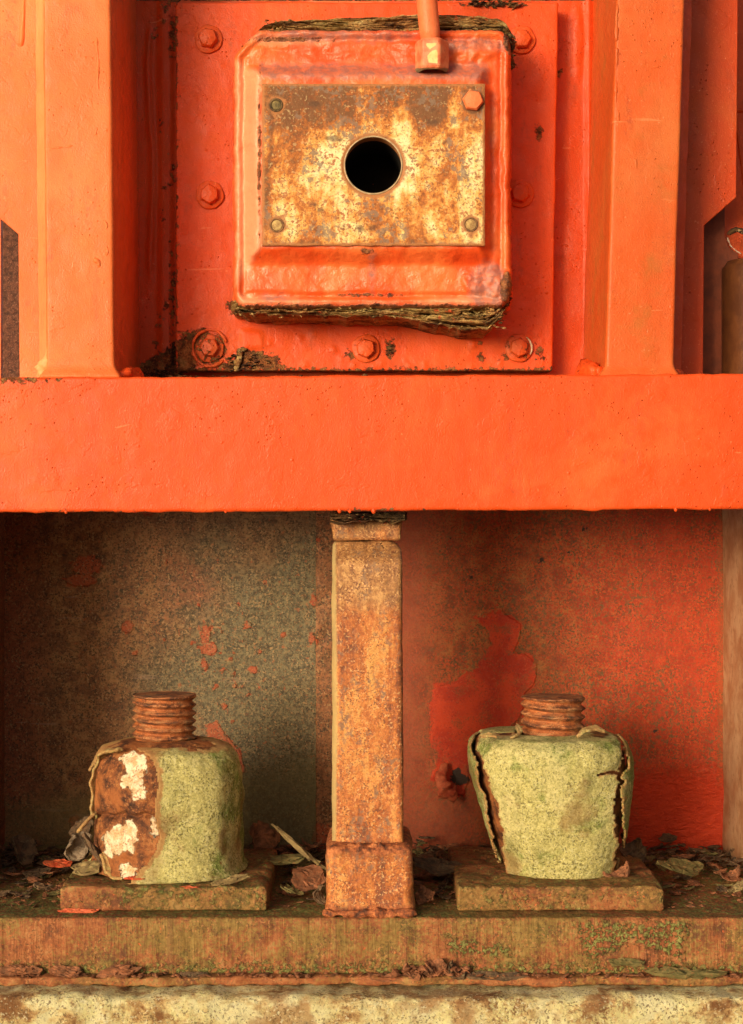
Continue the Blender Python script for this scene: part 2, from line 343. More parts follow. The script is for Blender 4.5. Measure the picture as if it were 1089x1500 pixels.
def m_post():
    m = Mat('post_rust'); v = m.add(m.mul(m.noise(14, 7, .65, 0, (2.4, 1, .4)), .6), m.mul(m.noise(120, 6, .72), .42)); v = m.con(v, 1.25, .51)
    a = m.ramp(v, [(.36, (.13, .05, .03)), (.46, (.34, .095, .028)), (.55, (.52, .17, .042)), (.65, (.64, .31, .09))])
    b = m.ramp(v, [(.38, (.22, .10, .04)), (.5, (.40, .19, .07)), (.60, (.56, .31, .12))])
    c = m.mix(m.rng(m.add(m.att('top'), m.mul(m.add(m.noise(20, 4), -.5), 1.2)), .35, .85), a, b)
    c = m.grit(c, (.16, .055, .03), (.78, .46, .2), 340, .85, .6, .54, .58)
    gz = m.mul(m.rng(m.noise(22, 4, .6, 0, (1.5, 1, .8), (3, 0, 1)), .5, .62), m.rng(m.noise(150, 6, .7, 0, None, (2, 3, 3)), .48, .55)); c = m.mix(m.mul(gz, .75), c, (.20, .13, .095))
    c = m.mix(m.rng(m.noise(320, 4, .7), .60, .66, 0, .8), c, (.12, .05, .025))
    c = m.mix(m.mul(m.mask('green', 1.5, 90, 2), .8), c, (.50, .38, .17))  # light stripe: side-lit highlight of the left facet painted in
    c = m.mix(m.mask('weld', 5, 90, 4), c, m.ramp(m.noise(90, 6, .7), [(.38, (.10, .04, .025)), (.5, (.36, .10, .035)), (.6, (.62, .22, .08))]))
    nr = m.bump(m.add(m.mul(m.noise(120, 6, .7), .6), m.noise(30, 5, .6)), .0022); nr = m.bump(m.mul(m.att('rg'), m.noise(130, 5, .7)), .005, nr)
    return m.end(c, .62, nr, .4)
POST = m_post()

def m_cap(name, side):
    m = Mat(name); fine = m.noise(200, 8, .85); cell = m.noise(420, 4, .8, 0, None, (3, 3, 3)); mid = m.noise(26, 6, .6)
    pale = m.ramp(m.add(m.mul(fine, .7), m.mul(cell, .35)), [(.40, (.20, .17, .055)), (.47, (.46, .41, .14)), (.54, (.66, .60, .24)), (.62, (.80, .75, .38))])
    grn = m.ramp(fine, [(.38, (.10, .13, .025)), (.5, (.23, .29, .065)), (.62, (.42, .46, .14))])
    c = m.mix(m.rng(m.add(m.att('gr'), m.mul(m.add(m.noise(18, 5, .62), -.5), 3.6)), .36, 1.05), pale, grn); c = m.grit(c, (.10, .09, .03), (.76, .72, .40), 330, .75, .6, .55, .57)
    c = m.mix(m.rng(m.noise(26, 5, .65, 0, (1, 1, .35), (6, 2, 0)), .52, .68, 0, .5), c, (.20, .19, .06)); c = m.mix(m.mul(m.rng(m.noise(13, 4, .6, 0, None, (1, 9, 2)), .50, .62), m.rng(fine, .42, .52, 0, .6)), c, (.78, .70, .34)); c = m.mix(m.rng(m.noise(10, 5, .6, 0, None, (8, 9, 2)), .56, .66, 0, .55), c, (.30, .15, .06))
    c = m.mix(m.rng(m.add(m.att('och'), m.mul(m.add(mid, -.5), 1.4)), .45, 1., 0, .8), c, m.mix(fine, (.42, .17, .05), (.62, .40, .14)))
    c = m.mix(m.mul(m.mask('rim', 6, 120, 2), .8), c, m.mix(fine, (.40, .15, .05), (.66, .38, .16)))
    c = m.mix(m.mul(m.mask('rust', 5, 90, 1.5), .9), c, rust_col(m, 80)[0])
    nr = m.bump(m.add(fine, m.mul(cell, .5)), .0030); nr = m.bump(mid, .007, nr)
    return m.end(c, .85, nr, .25)
CAP_L = m_cap('mossy_cap_coating', 0); 
def m_core():
    m = Mat('rusted_nut'); c, n = rust_col(m, 48)
    c = m.mix(m.rng(m.noise(20, 4, .6, 0, None, (5, 5, 2)), .5, .62, 0, .7), c, (.40, .13, .035))
    wh = m.mask('white', 13, 60, .9); c = m.mix(m.mask('white', 13, 60, 4), c, (.60, .26, .10)); wc = m.grit(m.mix(m.rng(m.noise(60, 5, .7), .4, .6), (.66, .42, .22), (.84, .74, .54)), (.36, .14, .06), (.88, .82, .68), 330, .8, .5, .54); c = m.mix(wh, c, wc)
    nr = m.bump(m.noise(60, 8, .7), .006); nr = m.bump(wh, .002, nr)
    return m.end(c, .7, nr, .4)
CORE = m_core()
def m_thread():
    m = Mat('rusted_thread'); n = m.con(m.noise(50, 8, .7, 0, (1, 1, 3)), 1.7); c = m.ramp(n, [(.3, (.05, .022, .016)), (.45, (.19, .065, .03)), (.56, (.38, .125, .04)), (.7, (.50, .24, .11))])
    c = m.mix(m.rng(m.att('root'), .3, 1, 0, .55), c, (.50, .14, .035)); c = m.mix(m.rng(m.noise(30, 4, .5, 0, None, (2, 2, 6)), .5, .65, 0, .35), c, (.28, .22, .12))
    nr = m.bump(m.noise(140, 7, .72), .0022)
    return m.end(m.grit(c, (.06, .025, .015), (.56, .26, .12), 400), .6, nr, .4)
THREAD = m_thread()
def m_concrete():
    m = Mat('lichen_concrete'); n = m.con(m.noise(22, 9, .7, .2, (.7, 1, 1)), 1.4); c = m.ramp(n, [(.34, (.26, .12, .05)), (.42, (.54, .34, .15)), (.50, (.74, .60, .30)), (.60, (.86, .80, .48))])
    ly = m.mul(m.rng(m.noise(15, 5, .65, 0, None, (3, 1, 5)), .46, .58), m.rng(m.noise(150, 6, .75), .42, .54)); c = m.mix(m.mul(ly, .85), c, (.82, .76, .38))
    c = m.mix(m.rng(m.noise(9, 5, .6, 0, None, (8, 1, 5)), .53, .62, 0, .7), c, (.40, .20, .09))
    c = m.mix(m.rng(m.noise(190, 5, .7, 0, None, (8, 1, 2)), .60, .66, 0, .8), c, (.11, .08, .055))
    c = m.grit(c, (.20, .12, .06), (.88, .84, .58), 260, .8, .7)
    nr = m.bump(m.noise(60, 9, .72), .012); nr = m.bump(m.noise(300, 5, .7), .0015, nr)
    return m.end(c, .9, nr, .2)
CONC = m_concrete()
def m_simple(name, a, b, sc=60, rough=.7, bd=.002, sp=None):
    m = Mat(name); n = m.noise(sc, 7, .68); c = m.mix(m.rng(n, .35, .65), a, b)
    if sp: c = m.mix(m.rng(m.noise(sc*3, 5, .7), .56, .63, 0, .7), c, sp)
    return m.end(c, rough, m.bump(n, bd), .35)
PITTED = m_simple('pitted_dark_rust', (.06, .025, .016), (.17, .065, .038), 130, .75, .004, (.30, .14, .09))
DARKRED = m_simple('dark_red_brown', (.16, .035, .015), (.26, .055, .02), 30, .6)
BROWNCYL = m_simple('brown_cylinder', (.09, .028, .010), (.15, .05, .016), 25, .5)
BLACK = m_simple('bore_shade', (.006, .004, .003), (.012, .008, .006), 40, .95)  # near-black colour stands for the shade inside the bore
TORN = m_simple('torn_metal', (.25, .12, .07), (.6, .45, .35), 90, .5)
FL = [m_simple('flake_rust', (.14, .06, .03), (.34, .13, .06), 70, .8, .002, (.07, .04, .025)),
      m_simple('flake_dark', (.05, .032, .02), (.15, .085, .045), 70, .85, .002, (.20, .15, .08)),
      m_simple('flake_green', (.08, .075, .025), (.19, .15, .055), 60, .85, .002, (.30, .12, .05)),
      m_simple('flake_grey', (.12, .085, .055), (.27, .20, .14), 60, .8, .002, (.12, .07, .04)),
      m_simple('flake_red', (.50, .06, .02), (.60, .15, .06), 50, .6, .002, (.25, .06, .03)),
      m_simple('flake_tan', (.17, .11, .05), (.32, .23, .10), 70, .8, .002, (.22, .20, .07))]
GROUND = m_simple('gravel_ground', (.16, .13, .10), (.30, .25, .19), 30, .9, .01)

def polyprism(name, poly, y0, y1, mat, parent=None, bev=.002, Yref=None):
    yr = y0 if Yref is None else Yref
    pts = [(X(a, yr), Z(b, yr)) for a, b in poly]
    ar = sum(p[0]*q[1]-q[0]*p[1] for p, q in zip(pts, pts[1:]+pts[:1]))
    if ar < 0: pts.reverse()
    n = len(pts); V = [(x, y0, z) for x, z in pts]+[(x, y1, z) for x, z in pts]
    F = [list(range(n)), list(range(2*n-1, n-1, -1))]+[[(k+1) % n, k, n+k, n+(k+1) % n] for k in range(n)]
    o = obj(name, V, F, mat, parent, smooth_=True)
    b = o.modifiers.new('b', 'BEVEL'); b.width = bev; b.segments = 3; b.harden_normals = True
    return o

# ================================================================== THE SETTING
V, N, F = rbox(-6, 6, -8, -.10, -1.35, -1.2, .01, .4); tag(obj('ground', V, F, GROUND), kind='structure')

def fconc():
    V, N, F = rbox(-.95, .95, -.075, .70, -1.3, -.690, .014, (.0055, .03, .0055), skip=())
    k = smooth(.1, -.02, V[:, 1])
    V = V+N*(.006*fbm(V, 12, 5, seed=2)+.003*fbm(V, 60, 3, seed=3))[:, None]*k[:, None]
    V[:, 2] += np.where(V[:, 2] > -.72, -.0015*abs(fbm(V, 25, 3, seed=5))*k, 0)
    return V, F
V, F = fconc(); tag(obj('concrete_plinth', V, F, CONC), 'pale lichen-covered concrete plinth under the steel base', kind='structure')
V, N, F = rbox(-.95, .95, -.020, .6, -.6890, -.6765, .004, (.005, .02, .005))
V = V+N*(.0035*fbm(V, 30, 4, seed=8)+.0015*fbm(V, 90, 2))[:, None]; V[:, 1] += .008*fbm(V*np.array((1, 0, 0)), 9, 4, seed=4)*(V[:, 1] < .1)
tag(obj('mortar_bed', V, F, LIP, attrs={'green': np.full(len(V), -50.)}), 'thin reddish mortar bed between base plate and concrete', kind='structure')

V, N, F = rbox(-.95, .95, 0, .56, -.6780, -.595, .0045, (.004, .006, .004), skip=((2, 0), (1, 1)))
V = V+N*(.0016*fbm(V, 22, 4, seed=6)+.0009*fbm(V, 120, 3, seed=1, s=(1, 1, .15)))[:, None]
px, py = topx(V)
g = np.maximum(sdf(px, py, [(840, 1352), (1010, 1350), (1000, 1405), (960, 1395), (930, 1380), (880, 1400), (860, 1408), (850, 1380)]), sdf(px, py, [(640, 1360), (760, 1380), (760, 1410), (650, 1410)])-10)
g = np.maximum(g, np.where(py < 1344, 4, -99)-10*fbm(V, 6, 2)); g = np.maximum(g, (py-1414)*.5)
tag(obj('base_plate', V, F, BASE, attrs={'green': g}), 'thick horizontal base plate with rusty striated front edge and green moss', kind='structure')

# lower rear wall, left and right of the post
def wall(x0, x1, z0, z1, y, res=.003, seed=0, amp=.0015):
    V, F = grid(np.arange(x0, x1+res, res), np.arange(z0, z1+res, res), lambda u, v: np.stack([u, np.full_like(u, y), v], 1))
    V[:, 1] += amp*fbm(V, 9, 3, seed=seed)
    return V, F
YB = .5
V, F = wall(-.66, -.035, -.62, .10, YB, seed=1); px, py = topx(V)
pt = sdf(px, py, [(302, 1062), (318, 1056), (330, 1075), (352, 1100), (360, 1130), (350, 1142), (335, 1110), (318, 1092), (306, 1085)])
for a in [(127, 828, 22, 14), (118, 850, 22, 9), (187, 918, 9, 9), (301, 930, 8, 15), (306, 950, 13, 10), (300, 975, 5, 7), (363, 915, 6, 5), (371, 981, 6, 6), (199, 957, 4, 3), (326, 982, 3, 3), (338, 965, 3, 3), (329, 1035, 4, 4), (345, 1005, 3, 3), (313, 1010, 3, 3), (470, 1225, 12, 20), (415, 930, 4, 4), (380, 955, 3, 3), (460, 880, 5, 8), (457, 935, 5, 8), (110, 1205, 8, 10), (50, 1240, 14, 9), (215, 752, 10, 3)]:
    pt = np.maximum(pt, ell(px, py, *a))
for k in range(34):
    a, b = random.gauss(330, 45), random.gauss(975, 60); pt = np.maximum(pt, ell(px, py, a, b, *(2*[random.uniform(.8, 2.2)])))
gy = sdf(px, py, [(330, 800), (500, 740), (500, 1300), (290, 1300), (240, 1000)])+25
r2 = np.maximum(sdf(px, py, [(235, 800), (330, 820), (320, 900), (240, 900)])*1.0, np.where(px < 75, 75-px, -99)+0.)
sk = np.maximum(ell(px, py, 215, 920, 90, 90), ell(px, py, 210, 880, 100, 110)-10)
ms = np.maximum(sdf(px, py, [(0, 1180), (0, 1300), (490, 1300), (490, 1100), (380, 1130)])*.6, -60)
a = tag(obj('rear_wall', V, F, REAR_L, attrs={'pt': pt, 'grey': gy, 'red2': r2, 'spk': sk, 'moss': ms, 'wr': np.maximum(ell(px, py, 30, 790, 110, 50), -60)}), 'mottled brown and olive rear wall left of the post', kind='structure')
V, F = wall(-.035, .64, -.62, .10, YB+.0005, seed=2); px, py = topx(V)
pt = sdf(px, py, [(695, 905), (722, 898), (730, 883), (742, 900), (762, 915), (762, 935), (752, 955), (770, 958), (787, 975), (785, 1000), (770, 1015), (765, 1045), (750, 1065), (700, 1075), (692, 1120), (680, 1165), (655, 1165), (632, 1140), (640, 1105), (632, 1080), (628, 1030), (640, 1005), (665, 1000), (700, 975), (722, 945), (712, 920)])
_unused = np.maximum(pt, sdf(px, py, [(915, 1150), (1000, 1135), (1064, 1165), (1064, 1268), (980, 1262), (920, 1230)])-14)
hole = sdf(px, py, [(664, 1128), (671, 1122), (676, 1133), (690, 1142), (678, 1150), (668, 1150), (660, 1142)])
for a in [(793, 821, 4, 4), (856, 775, 4, 3), (835, 810, 2, 2), (660, 790, 2, 2), (690, 845, 2, 2), (960, 1070, 3, 3)]: hole = np.maximum(hole, ell(px, py, *a))
post_shade = np.maximum(645-px, np.where(py > 1150, np.minimum((py-1150)*1., 720-px), -99)); post_shade = np.where(px > 760, -99, post_shade)  # where the post's shadow is painted maroon
r2 = np.clip((px-800)*.6-30, -50, 160); r2 = np.maximum(r2, np.clip((py-1060)*.9, -60, 150)*(px > 800)-60*(px <= 800)); r2 = np.maximum(r2, (770-py)*.5-25)
wr = np.minimum((py-1110), (px-900))*1.6
tag(obj('rear_wall', V, F, REAR_R, attrs={'pt': pt, 'hole': hole, 'red2': r2, 'post_shade': post_shade, 'moss': np.where(px > 1050, px-1056, -99.)+0*py, 'wr': wr*1.}), 'red painted rear wall right of the post, paint worn to olive rust', kind='structure')
# a curled flap of old paint at the hole in that wall
V, F = bead([(X(655, .49), .492, Z(1118, .49)), (X(646, .48), .480, Z(1135, .49)), (X(650, .48), .472, Z(1152, .49)), (X(662, .48), .478, Z(1166, .49)), (X(668, .49), .492, Z(1150, .49))], [.003, .008, .011, .007, .002], 33, 1.1, 10, .002, .4)
tag(obj('paint_curl', V, F, m_simple('curl_paint', (.36, .05, .02), (.50, .12, .05), 60, .7, .003, (.2, .06, .03)), None), 'curled flap of red paint hanging by the hole in the rear wall', 'paint flap')
V, F = bead([(X(684, .49), .494, Z(1122, .49)), (X(692, .48), .484, Z(1132, .49)), (X(690, .48), .486, Z(1146, .49))], [.002, .006, .003], 35, 1.1, 10, .002, .4)
tag(obj('paint_curl', V, F, m_simple('curl_paint_dark', (.20, .03, .015), (.36, .07, .03), 60, .7, .003), None), 'small dark red curl right of the hole in the rear wall', 'paint flap')
# side walls
def sidewall(name, xf, mat, lab, at):
    V, F = grid(np.arange(.10, YB+.01, .005), np.arange(-.62, .12, .005), lambda u, v: np.stack([xf(u), u, v], 1))
    V[:, 0] += .002*fbm(V, 12, 3); px, py = topx(V)
    return tag(obj(name, V, F, mat, attrs=at(len(V), px, py)), lab, kind='structure')
sidewall('side_wall', lambda u: -.645+0*u, REAR_L, 'dark brown side wall at the far left under the beam', lambda n, px, py: {'pt': np.full(n, -99.), 'grey': np.full(n, -200.), 'red2': np.full(n, 50.), 'spk': np.full(n, -99.), 'moss': np.full(n, -99.), 'wr': np.full(n, -99.)})
SIDEM = m_simple('side_wall_brown', (.34, .15, .07), (.50, .30, .17), 22, .5, .002, (.26, .12, .05))
sidewall('side_wall', lambda u: .618+0*u, SIDEM, 'brown mossy side wall at the far right under the beam', lambda n, px, py: {'green': np.full(n, -50.)})
bpy.data.objects['rear_wall'].name = 'rear_wall'
# narrow strip welded on the rear wall beside the post
V, N, F = rbox(X(463, YB), X(492, YB), YB-.008, YB-.001, -.6, .01, .003, .006); V = V+N*(.0016*fbm(V, 40, 3))[:, None]; px, py = topx(V)
n_ = len(V); tag(obj('cleat_strip', V, F, REAR_L, attrs={'pt': np.maximum.reduce([ell(px, py, 472, 1226, 13, 20), ell(px, py, 460, 880, 4, 12), ell(px, py, 462, 940, 4, 6), ell(px, py, 466, 790, 3, 4)]), 'grey': np.full(n_, -60.), 'red2': np.full(n_, 10.), 'spk': np.full(n_, 5.), 'moss': np.full(n_, -99.), 'wr': np.full(n_, -99.)}), 'narrow brown vertical strip on the rear wall beside the post', 'strip')

# upper rear wall (web between the columns)
YU = .285
V, F = wall(-.46, .44, .19, .95, YU, .004, 5, .003); px, py = topx(V)
V[:, 1] -= .005*smooth(0, 9, ell(px, py, 846, 60, 12, 56)+3*fbm(V, 30, 3))
V[:, 1] -= .006*smooth(0, 6, 7-abs(px-862-.004*py))
V[:, 1] -= .006*smooth(0, 6, 6-abs(px-222+8*fbm(V*np.array((0, 0, 1)), 5, 3)))*smooth(30, 60, py)*smooth(420, 380, py)
V[:, 1] -= .005*smooth(230, 238, px)*smooth(256, 250, px)
rs = np.maximum.reduce([sdf(px, py, [(205, 535), (262, 500), (262, 560), (205, 560)]), ell(px, py, 254, 50, 4, 30)-1, ell(px, py, 254, 250, 3, 14)-1, ell(px, py, 253, 430, 4, 60)-2, ell(px, py, 821, 105, 4, 4), np.where(py < 4, 4-py, -99)-0*px])
for k in range(16): rs = np.maximum(rs, ell(px, py, random.gauss(236, 8), random.uniform(0, 530), *(2*[random.uniform(1.5, 3.5)])))
tag(obj('web_plate', V, F, paint('recess_shade_paint', (.60, .062, .008), (.60, .10, .02), .3, True, 1.3), attrs={'rust': rs}), 'deep orange web plate at the back of the upper recess', kind='structure')  # web painted darker than the plates: recess shade put into the colour

# ================================================================== COLUMNS
def column(pxs, lean, label, lt):
    xl, xr = pxs; YF = .010
    t = thing('steel_column', (X((xl+xr)/2, YF), .14, .195), label, 'column', 'orange steel columns standing on the beam')
    x0, x1 = X(xl, YF), X(xr, YF)
    V, N, F = rbox(x0, x1, YF, .30, .196, .96, .005, (.005, .02, .005))
    V = V+N*(.0010*fbm(V, 8, 3, seed=lt)+.0003*fbm(V, 50, 3, seed=lt))[:, None]
    fl = smooth(.225, .196, V[:, 2]); V[:, 0] += np.where(V[:, 0] > (x0+x1)/2, 1, -1)*fl**2*.010; V[:, 1] -= fl**2*.007*(V[:, 1] < .1)
    V[:, 0] += lean*(V[:, 2]-.2)
    obj('front_bar', V, F, PALE_ORANGE if lt == 0 else DULL, t)
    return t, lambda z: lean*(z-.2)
tl, ll = column((68, 168), -.010, 'bright pale orange steel column at the left, lit from the side', 0)
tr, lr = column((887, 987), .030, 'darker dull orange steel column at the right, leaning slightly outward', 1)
def wing(t, poly, y0, y1, mat): return polyprism('wing_plate', poly, y0, y1, mat, t, .0015)
wing(tl, [(90, -180), (-70, -180), (-66, 268), (-20, 303), (0, 320), (27, 343), (29, 562), (90, 562)], .085, .115, PALE_ORANGE)
wing(tr, [(980, -180), (1083, -180), (1079, 289), (1032, 330), (1030, 562), (975, 562)], .150, .170, SHADED)
SEAM_LIT = paint('lit_seam_paint', (.84, .30, .10), (.86, .42, .18), .5, lump=.8)  # pale coat with the left seam's side-lit highlight put into its colour
# fillet welds up the outer corners of the bars and round their feet
def fillet(x0, y0, x1, y1, z0, z1, ln, seed, mat, t, name='weld_bead'):
    V, F = grid(np.linspace(0, 1, 7), np.arange(z0, z1, .004), lambda u, v: np.stack([x0+(x1-x0)*u+ln(v), y0+(y1-y0)*u, v], 1))
    n = fbm(V, 30, 3, seed=seed); V[:, 1] += .0022*n; V[:, 0] += .0015*fbm(V, 18, 2, seed=seed+3)
    V, F = V, F
    return obj(name, V, F, mat, t)
fillet(X(58, .085), .084, X(70, .012), .014, .19, .95, ll, 2, SEAM_LIT, tl)
fillet(X(992, .0), .020, X(1003, .05), .05, .19, .95, lambda z: lr(z)-.006, 4, SHADED, tr)
def blob(path, r, seed, mat, t, name='foot_weld', lump=.5):
    V, F = bead(path, r, seed, lump, 14, .002); return obj(name, V, F, mat, t)
blob([(X(50), .03, .200), (X(58), .028, .206), (X(68), .022, .222), (X(71), .02, .245)], [.009, .012, .009, .004], 3, SEAM_LIT, tl)
blob([(X(160), .028, .200), (X(178), .035, .204), (X(186), .06, .204), (X(184), .12, .205)], [.008, .012, .013, .010], 6, ORANGE, tl)
blob([(X(892), .035, .203), (X(876), .045, .208), (X(870), .08, .215), (X(872), .14, .212)], [.009, .014, .015, .010], 7, ORANGE, tr)
blob([(X(984), .02, .203), (X(996), .03, .205), (X(1008), .06, .198), (X(1035), .1, .198)], [.006, .009, .008, .007], 8, SHADED, tr)
# paint runs on the bars
for (t, m_, pts) in [(tl, PALE_ORANGE, [(36, -30), (34, 30), (31, 68)]),]:
    V, F = bead([(X(a, .085), .086, Z(b, .085)) for a, b in pts], [.003, .003, .005], 5, .2, 8, .003); obj('paint_run', V, F, m_, t)
for a, b, c, d, s_ in [(146, 45, 148, 140, .0022), (147, 150, 144, 200, .0022), (72, 218, 112, 213, .0016), (156, 320, 157, 340, .0026), (158, 360, 158, 375, .0024), (140, 378, 147, 392, .0035)]:
    V, F = bead([(X(a, .01)+ll(Z(b)), .0108, Z(b, .01)), (X((a+c)/2+2, .01)+ll(Z(b)), .0108, Z((b+d)/2, .01)), (X(c, .01)+ll(Z(d)), .0108, Z(d, .01))], s_, a, 1.2, 8, .002, .7); obj('paint_run', V, F, PALE_ORANGE, tl)
for a, b, c, d, s_ in [(905, 5, 903, 60, .002), (904, 70, 902, 160, .002), (949, 100, 967, 97, .0018), (905, 160, 906, 178, .003), (931, 232, 933, 248, .0016)]:
    V, F = bead([(X(a, .01), .0108, Z(b, .01)), (X(c, .01), .0108, Z(d, .01))], s_, a, 1.2, 8, .002, .7); obj('paint_run', V, F, DULL, tr)

# neighbours seen past the wings
tag(polyprism('pitted_plate', [(4, 300), (60, 300), (60, 575), (4, 575)], .17, .19, PITTED, None, .001), 'dark pitted rusty plate in the slot left of the left column', 'plate')
tag(polyprism('side_panel', [(-120, 200), (2, 200), (2, 575), (-120, 575)], .20, .22, PALE_ORANGE, None, .001), 'sliver of orange panel at the left photo edge beside the pitted plate', 'panel')
tag(polyprism('dark_rib', [(1020, 240), (1062, 240), (1062, 345), (1068, 362), (1082, 372), (1082, 575), (1020, 575)], .22, .232, DARKRED, None, .001), 'dark red-brown rib behind the right column wing', 'rib')
o = thing('side_panel', (X(1150, .225), .225, .2), 'bright orange panel at the upper right photo edge', 'panel')
polyprism('panel_sheet', [(1040, -180), (1300, -180), (1300, 575), (1040, 575)], .245, .26, ORANGE, o, .001)
V, F = bead([(X(1078, .22), .244, Z(156, .22)), (X(1200, .22), .244, Z(158, .22))], .004, 3, .2); obj('ridge', V, F, ORANGE, o)
V, F = bead([(X(1082, .22), .245, Z(160, .22)), (X(1092, .22), .245, Z(235, .22)), (X(1100, .22), .245, Z(300, .22))], .003, 3, .2); obj('ridge', V, F, ORANGE, o)
V, F = bead([(X(1064, .2), .19, Z(344, .2)), (X(1076, .2), .18, Z(339, .2)), (X(1090, .2), .175, Z(345, .2)), (X(1100, .2), .18, Z(352, .2))], .0045, 9, .5); obj('torn_edge', V, F, DARKSC, o)
V, F = bead([(X(1063, .2), .185, Z(350, .2)), (X(1066, .2), .18, Z(362, .2)), (X(1072, .2), .175, Z(370, .2)), (X(1080, .2), .17, Z(376, .2))], .0016, 9, 1.6); obj('torn_edge', V, F, TORN, o)
def fcyl(u, v):
    r = .062-.008*smooth(.012, 0, Z(378, .17)-v)
    return np.stack([X(1066, .17)+.062+r*np.sin(u)*1.0, .21-r*np.cos(u), v], 1)
V, F = grid(np.linspace(-pi, pi, 49), np.r_[np.arange(.19, Z(378, .17)-.012, .02), Z(378, .17)-np.array((.012, .007, .003, 0))], fcyl)
cyl = thing('brown_cylinder', (X(1066, .17)+.062, .21, .2), 'dull brown cylinder standing at the right photo edge', 'cylinder')
obj('cylinder_body', V, F, BROWNCYL, cyl)
V, F = grid(np.linspace(-pi, pi, 49), np.array((0.001, .03, .0545)), lambda u, v: np.stack([X(1066, .17)+.062+v*np.sin(u), .21-v*np.cos(u), Z(378, .17)+.002*(1-v/.0545)], 1)); obj('cylinder_top', V, F, BROWNCYL, cyl)

# ================================================================== BEAM
bm_ = thing('steel_beam', (0, .08, .005), 'broad orange painted horizontal beam crossing the whole photo', 'beam')
V, N, F = rbox(-.95, .95, 0, .15, .003, .2, .0045, (.0035, .02, .0035))
V = V+N*(.0010*fbm(V, 6, 3, seed=11)+.0003*fbm(V, 45, 3, seed=12))[:, None]
k = (V[:, 1] < .02)
e = smooth(.010, .003, V[:, 2])*k; dr = fbm(V*np.array((1, 0, 0)), 26, 4, seed=21); V[:, 2] -= e*(.003*np.maximum(dr, 0)+.001)
e = smooth(.190, .2, V[:, 2])*k; V[:, 2] += e*.0018*fbm(V*np.array((1, 0, 0)), 30, 4, seed=22)
V[:, 2] += (V[:, 0])*.0045
px, py = topx(V)
rs = np.maximum.reduce([ell(px, py, 560, 752, 45, 4), ell(px, py, 120, 753, 40, 3), ell(px, py, 30, 556, 30, 3), np.full(len(px), -60.)])
obj('beam_body', V, F, ORANGE_R, bm_, attrs={'rust': rs})
for a, b, s_ in [(497, 3, .0035), (547, 4, .004), (512, 3, .003), (990, 3, .003), (1040, 2, .003), (96, 2, .003), (330, 2, .0025)]:
    V, F = bead([(X(a), .003, .008), (X(a+1), .003, .004-b*.001-.0025+X(a)*.0045)], [s_*.8, s_], a, .1, 8, .001); obj('paint_drip', V, F, ORANGE, bm_)

# ================================================================== MOUNTING PLATE with its bolts
YM = .235
mp = thing('mounting_plate', (X(535, YM), YM+.02, Z(543, YM)), 'large orange square plate bolted in the upper recess behind the housing', 'plate')
V, N, F = rbox(X(258, YM), X(809, YM), YM, YM+.045, Z(543, YM), Z(3, YM), .003, (.004, .02, .004))
V[:, 0] += np.where(V[:, 0] > .1, .009, -.001)*(V[:, 2]-.2)/.55
V = V+N*(.0014*fbm(V, 10, 3, seed=31)+.0006*fbm(V, 50, 3, seed=32))[:, None]
px, py = topx(V)
bl = np.zeros(len(px))
rnd = random.Random(4)
for k in range(70):
    if rnd.random() < .6: a, b, r = rnd.uniform(330, 800), rnd.uniform(480, 540), rnd.uniform(3, 7)
    else: a, b, r = rnd.choice([rnd.uniform(262, 335), rnd.uniform(755, 808)]), rnd.uniform(10, 540), rnd.uniform(2.5, 5)
    bl = np.maximum(bl, smooth(0, r, ell(px, py, a, b, r, r))*r*.0005)
bl = np.maximum(bl, .004*smooth(0, 5, sdf(px, py, [(350, 480), (352, 515), (392, 512), (386, 484)])))
V[:, 1] -= bl*(V[:, 1] < YM+.01)
rs = np.maximum.reduce([sdf(px, py, [(256, 548), (256, 505), (272, 486), (300, 480), (318, 492), (300, 500), (284, 520), (292, 540), (310, 548)])-1,
    sdf(px, py, [(330, 545), (322, 532), (348, 530), (352, 512), (385, 514), (408, 525), (420, 545)]), ell(px, py, 308, 511, 25, 25)-2,
    ell(px, py, 572, 512, 9, 14)-2, ell(px, py, 515, 520, 12, 8)-3, ell(px, py, 745, 522, 12, 7)-3, ell(px, py, 790, 515, 14, 26)-9, ell(px, py, 705, 523, 5, 5), ell(px, py, 700, 500, 4, 4)-1,
    (py-541)*1., (262-px)*.8-4, ell(px, py, 790, 195, 18, 30)-14, ell(px, py, 350, 195, 8, 30)-5, ell(px, py, 345, 450, 12, 8), np.where(py < 10, ell(px, py, 720, 6, 40, 6), -99)])
obj('plate_body', V, F, ORANGE_R, mp, attrs={'rust': rs})

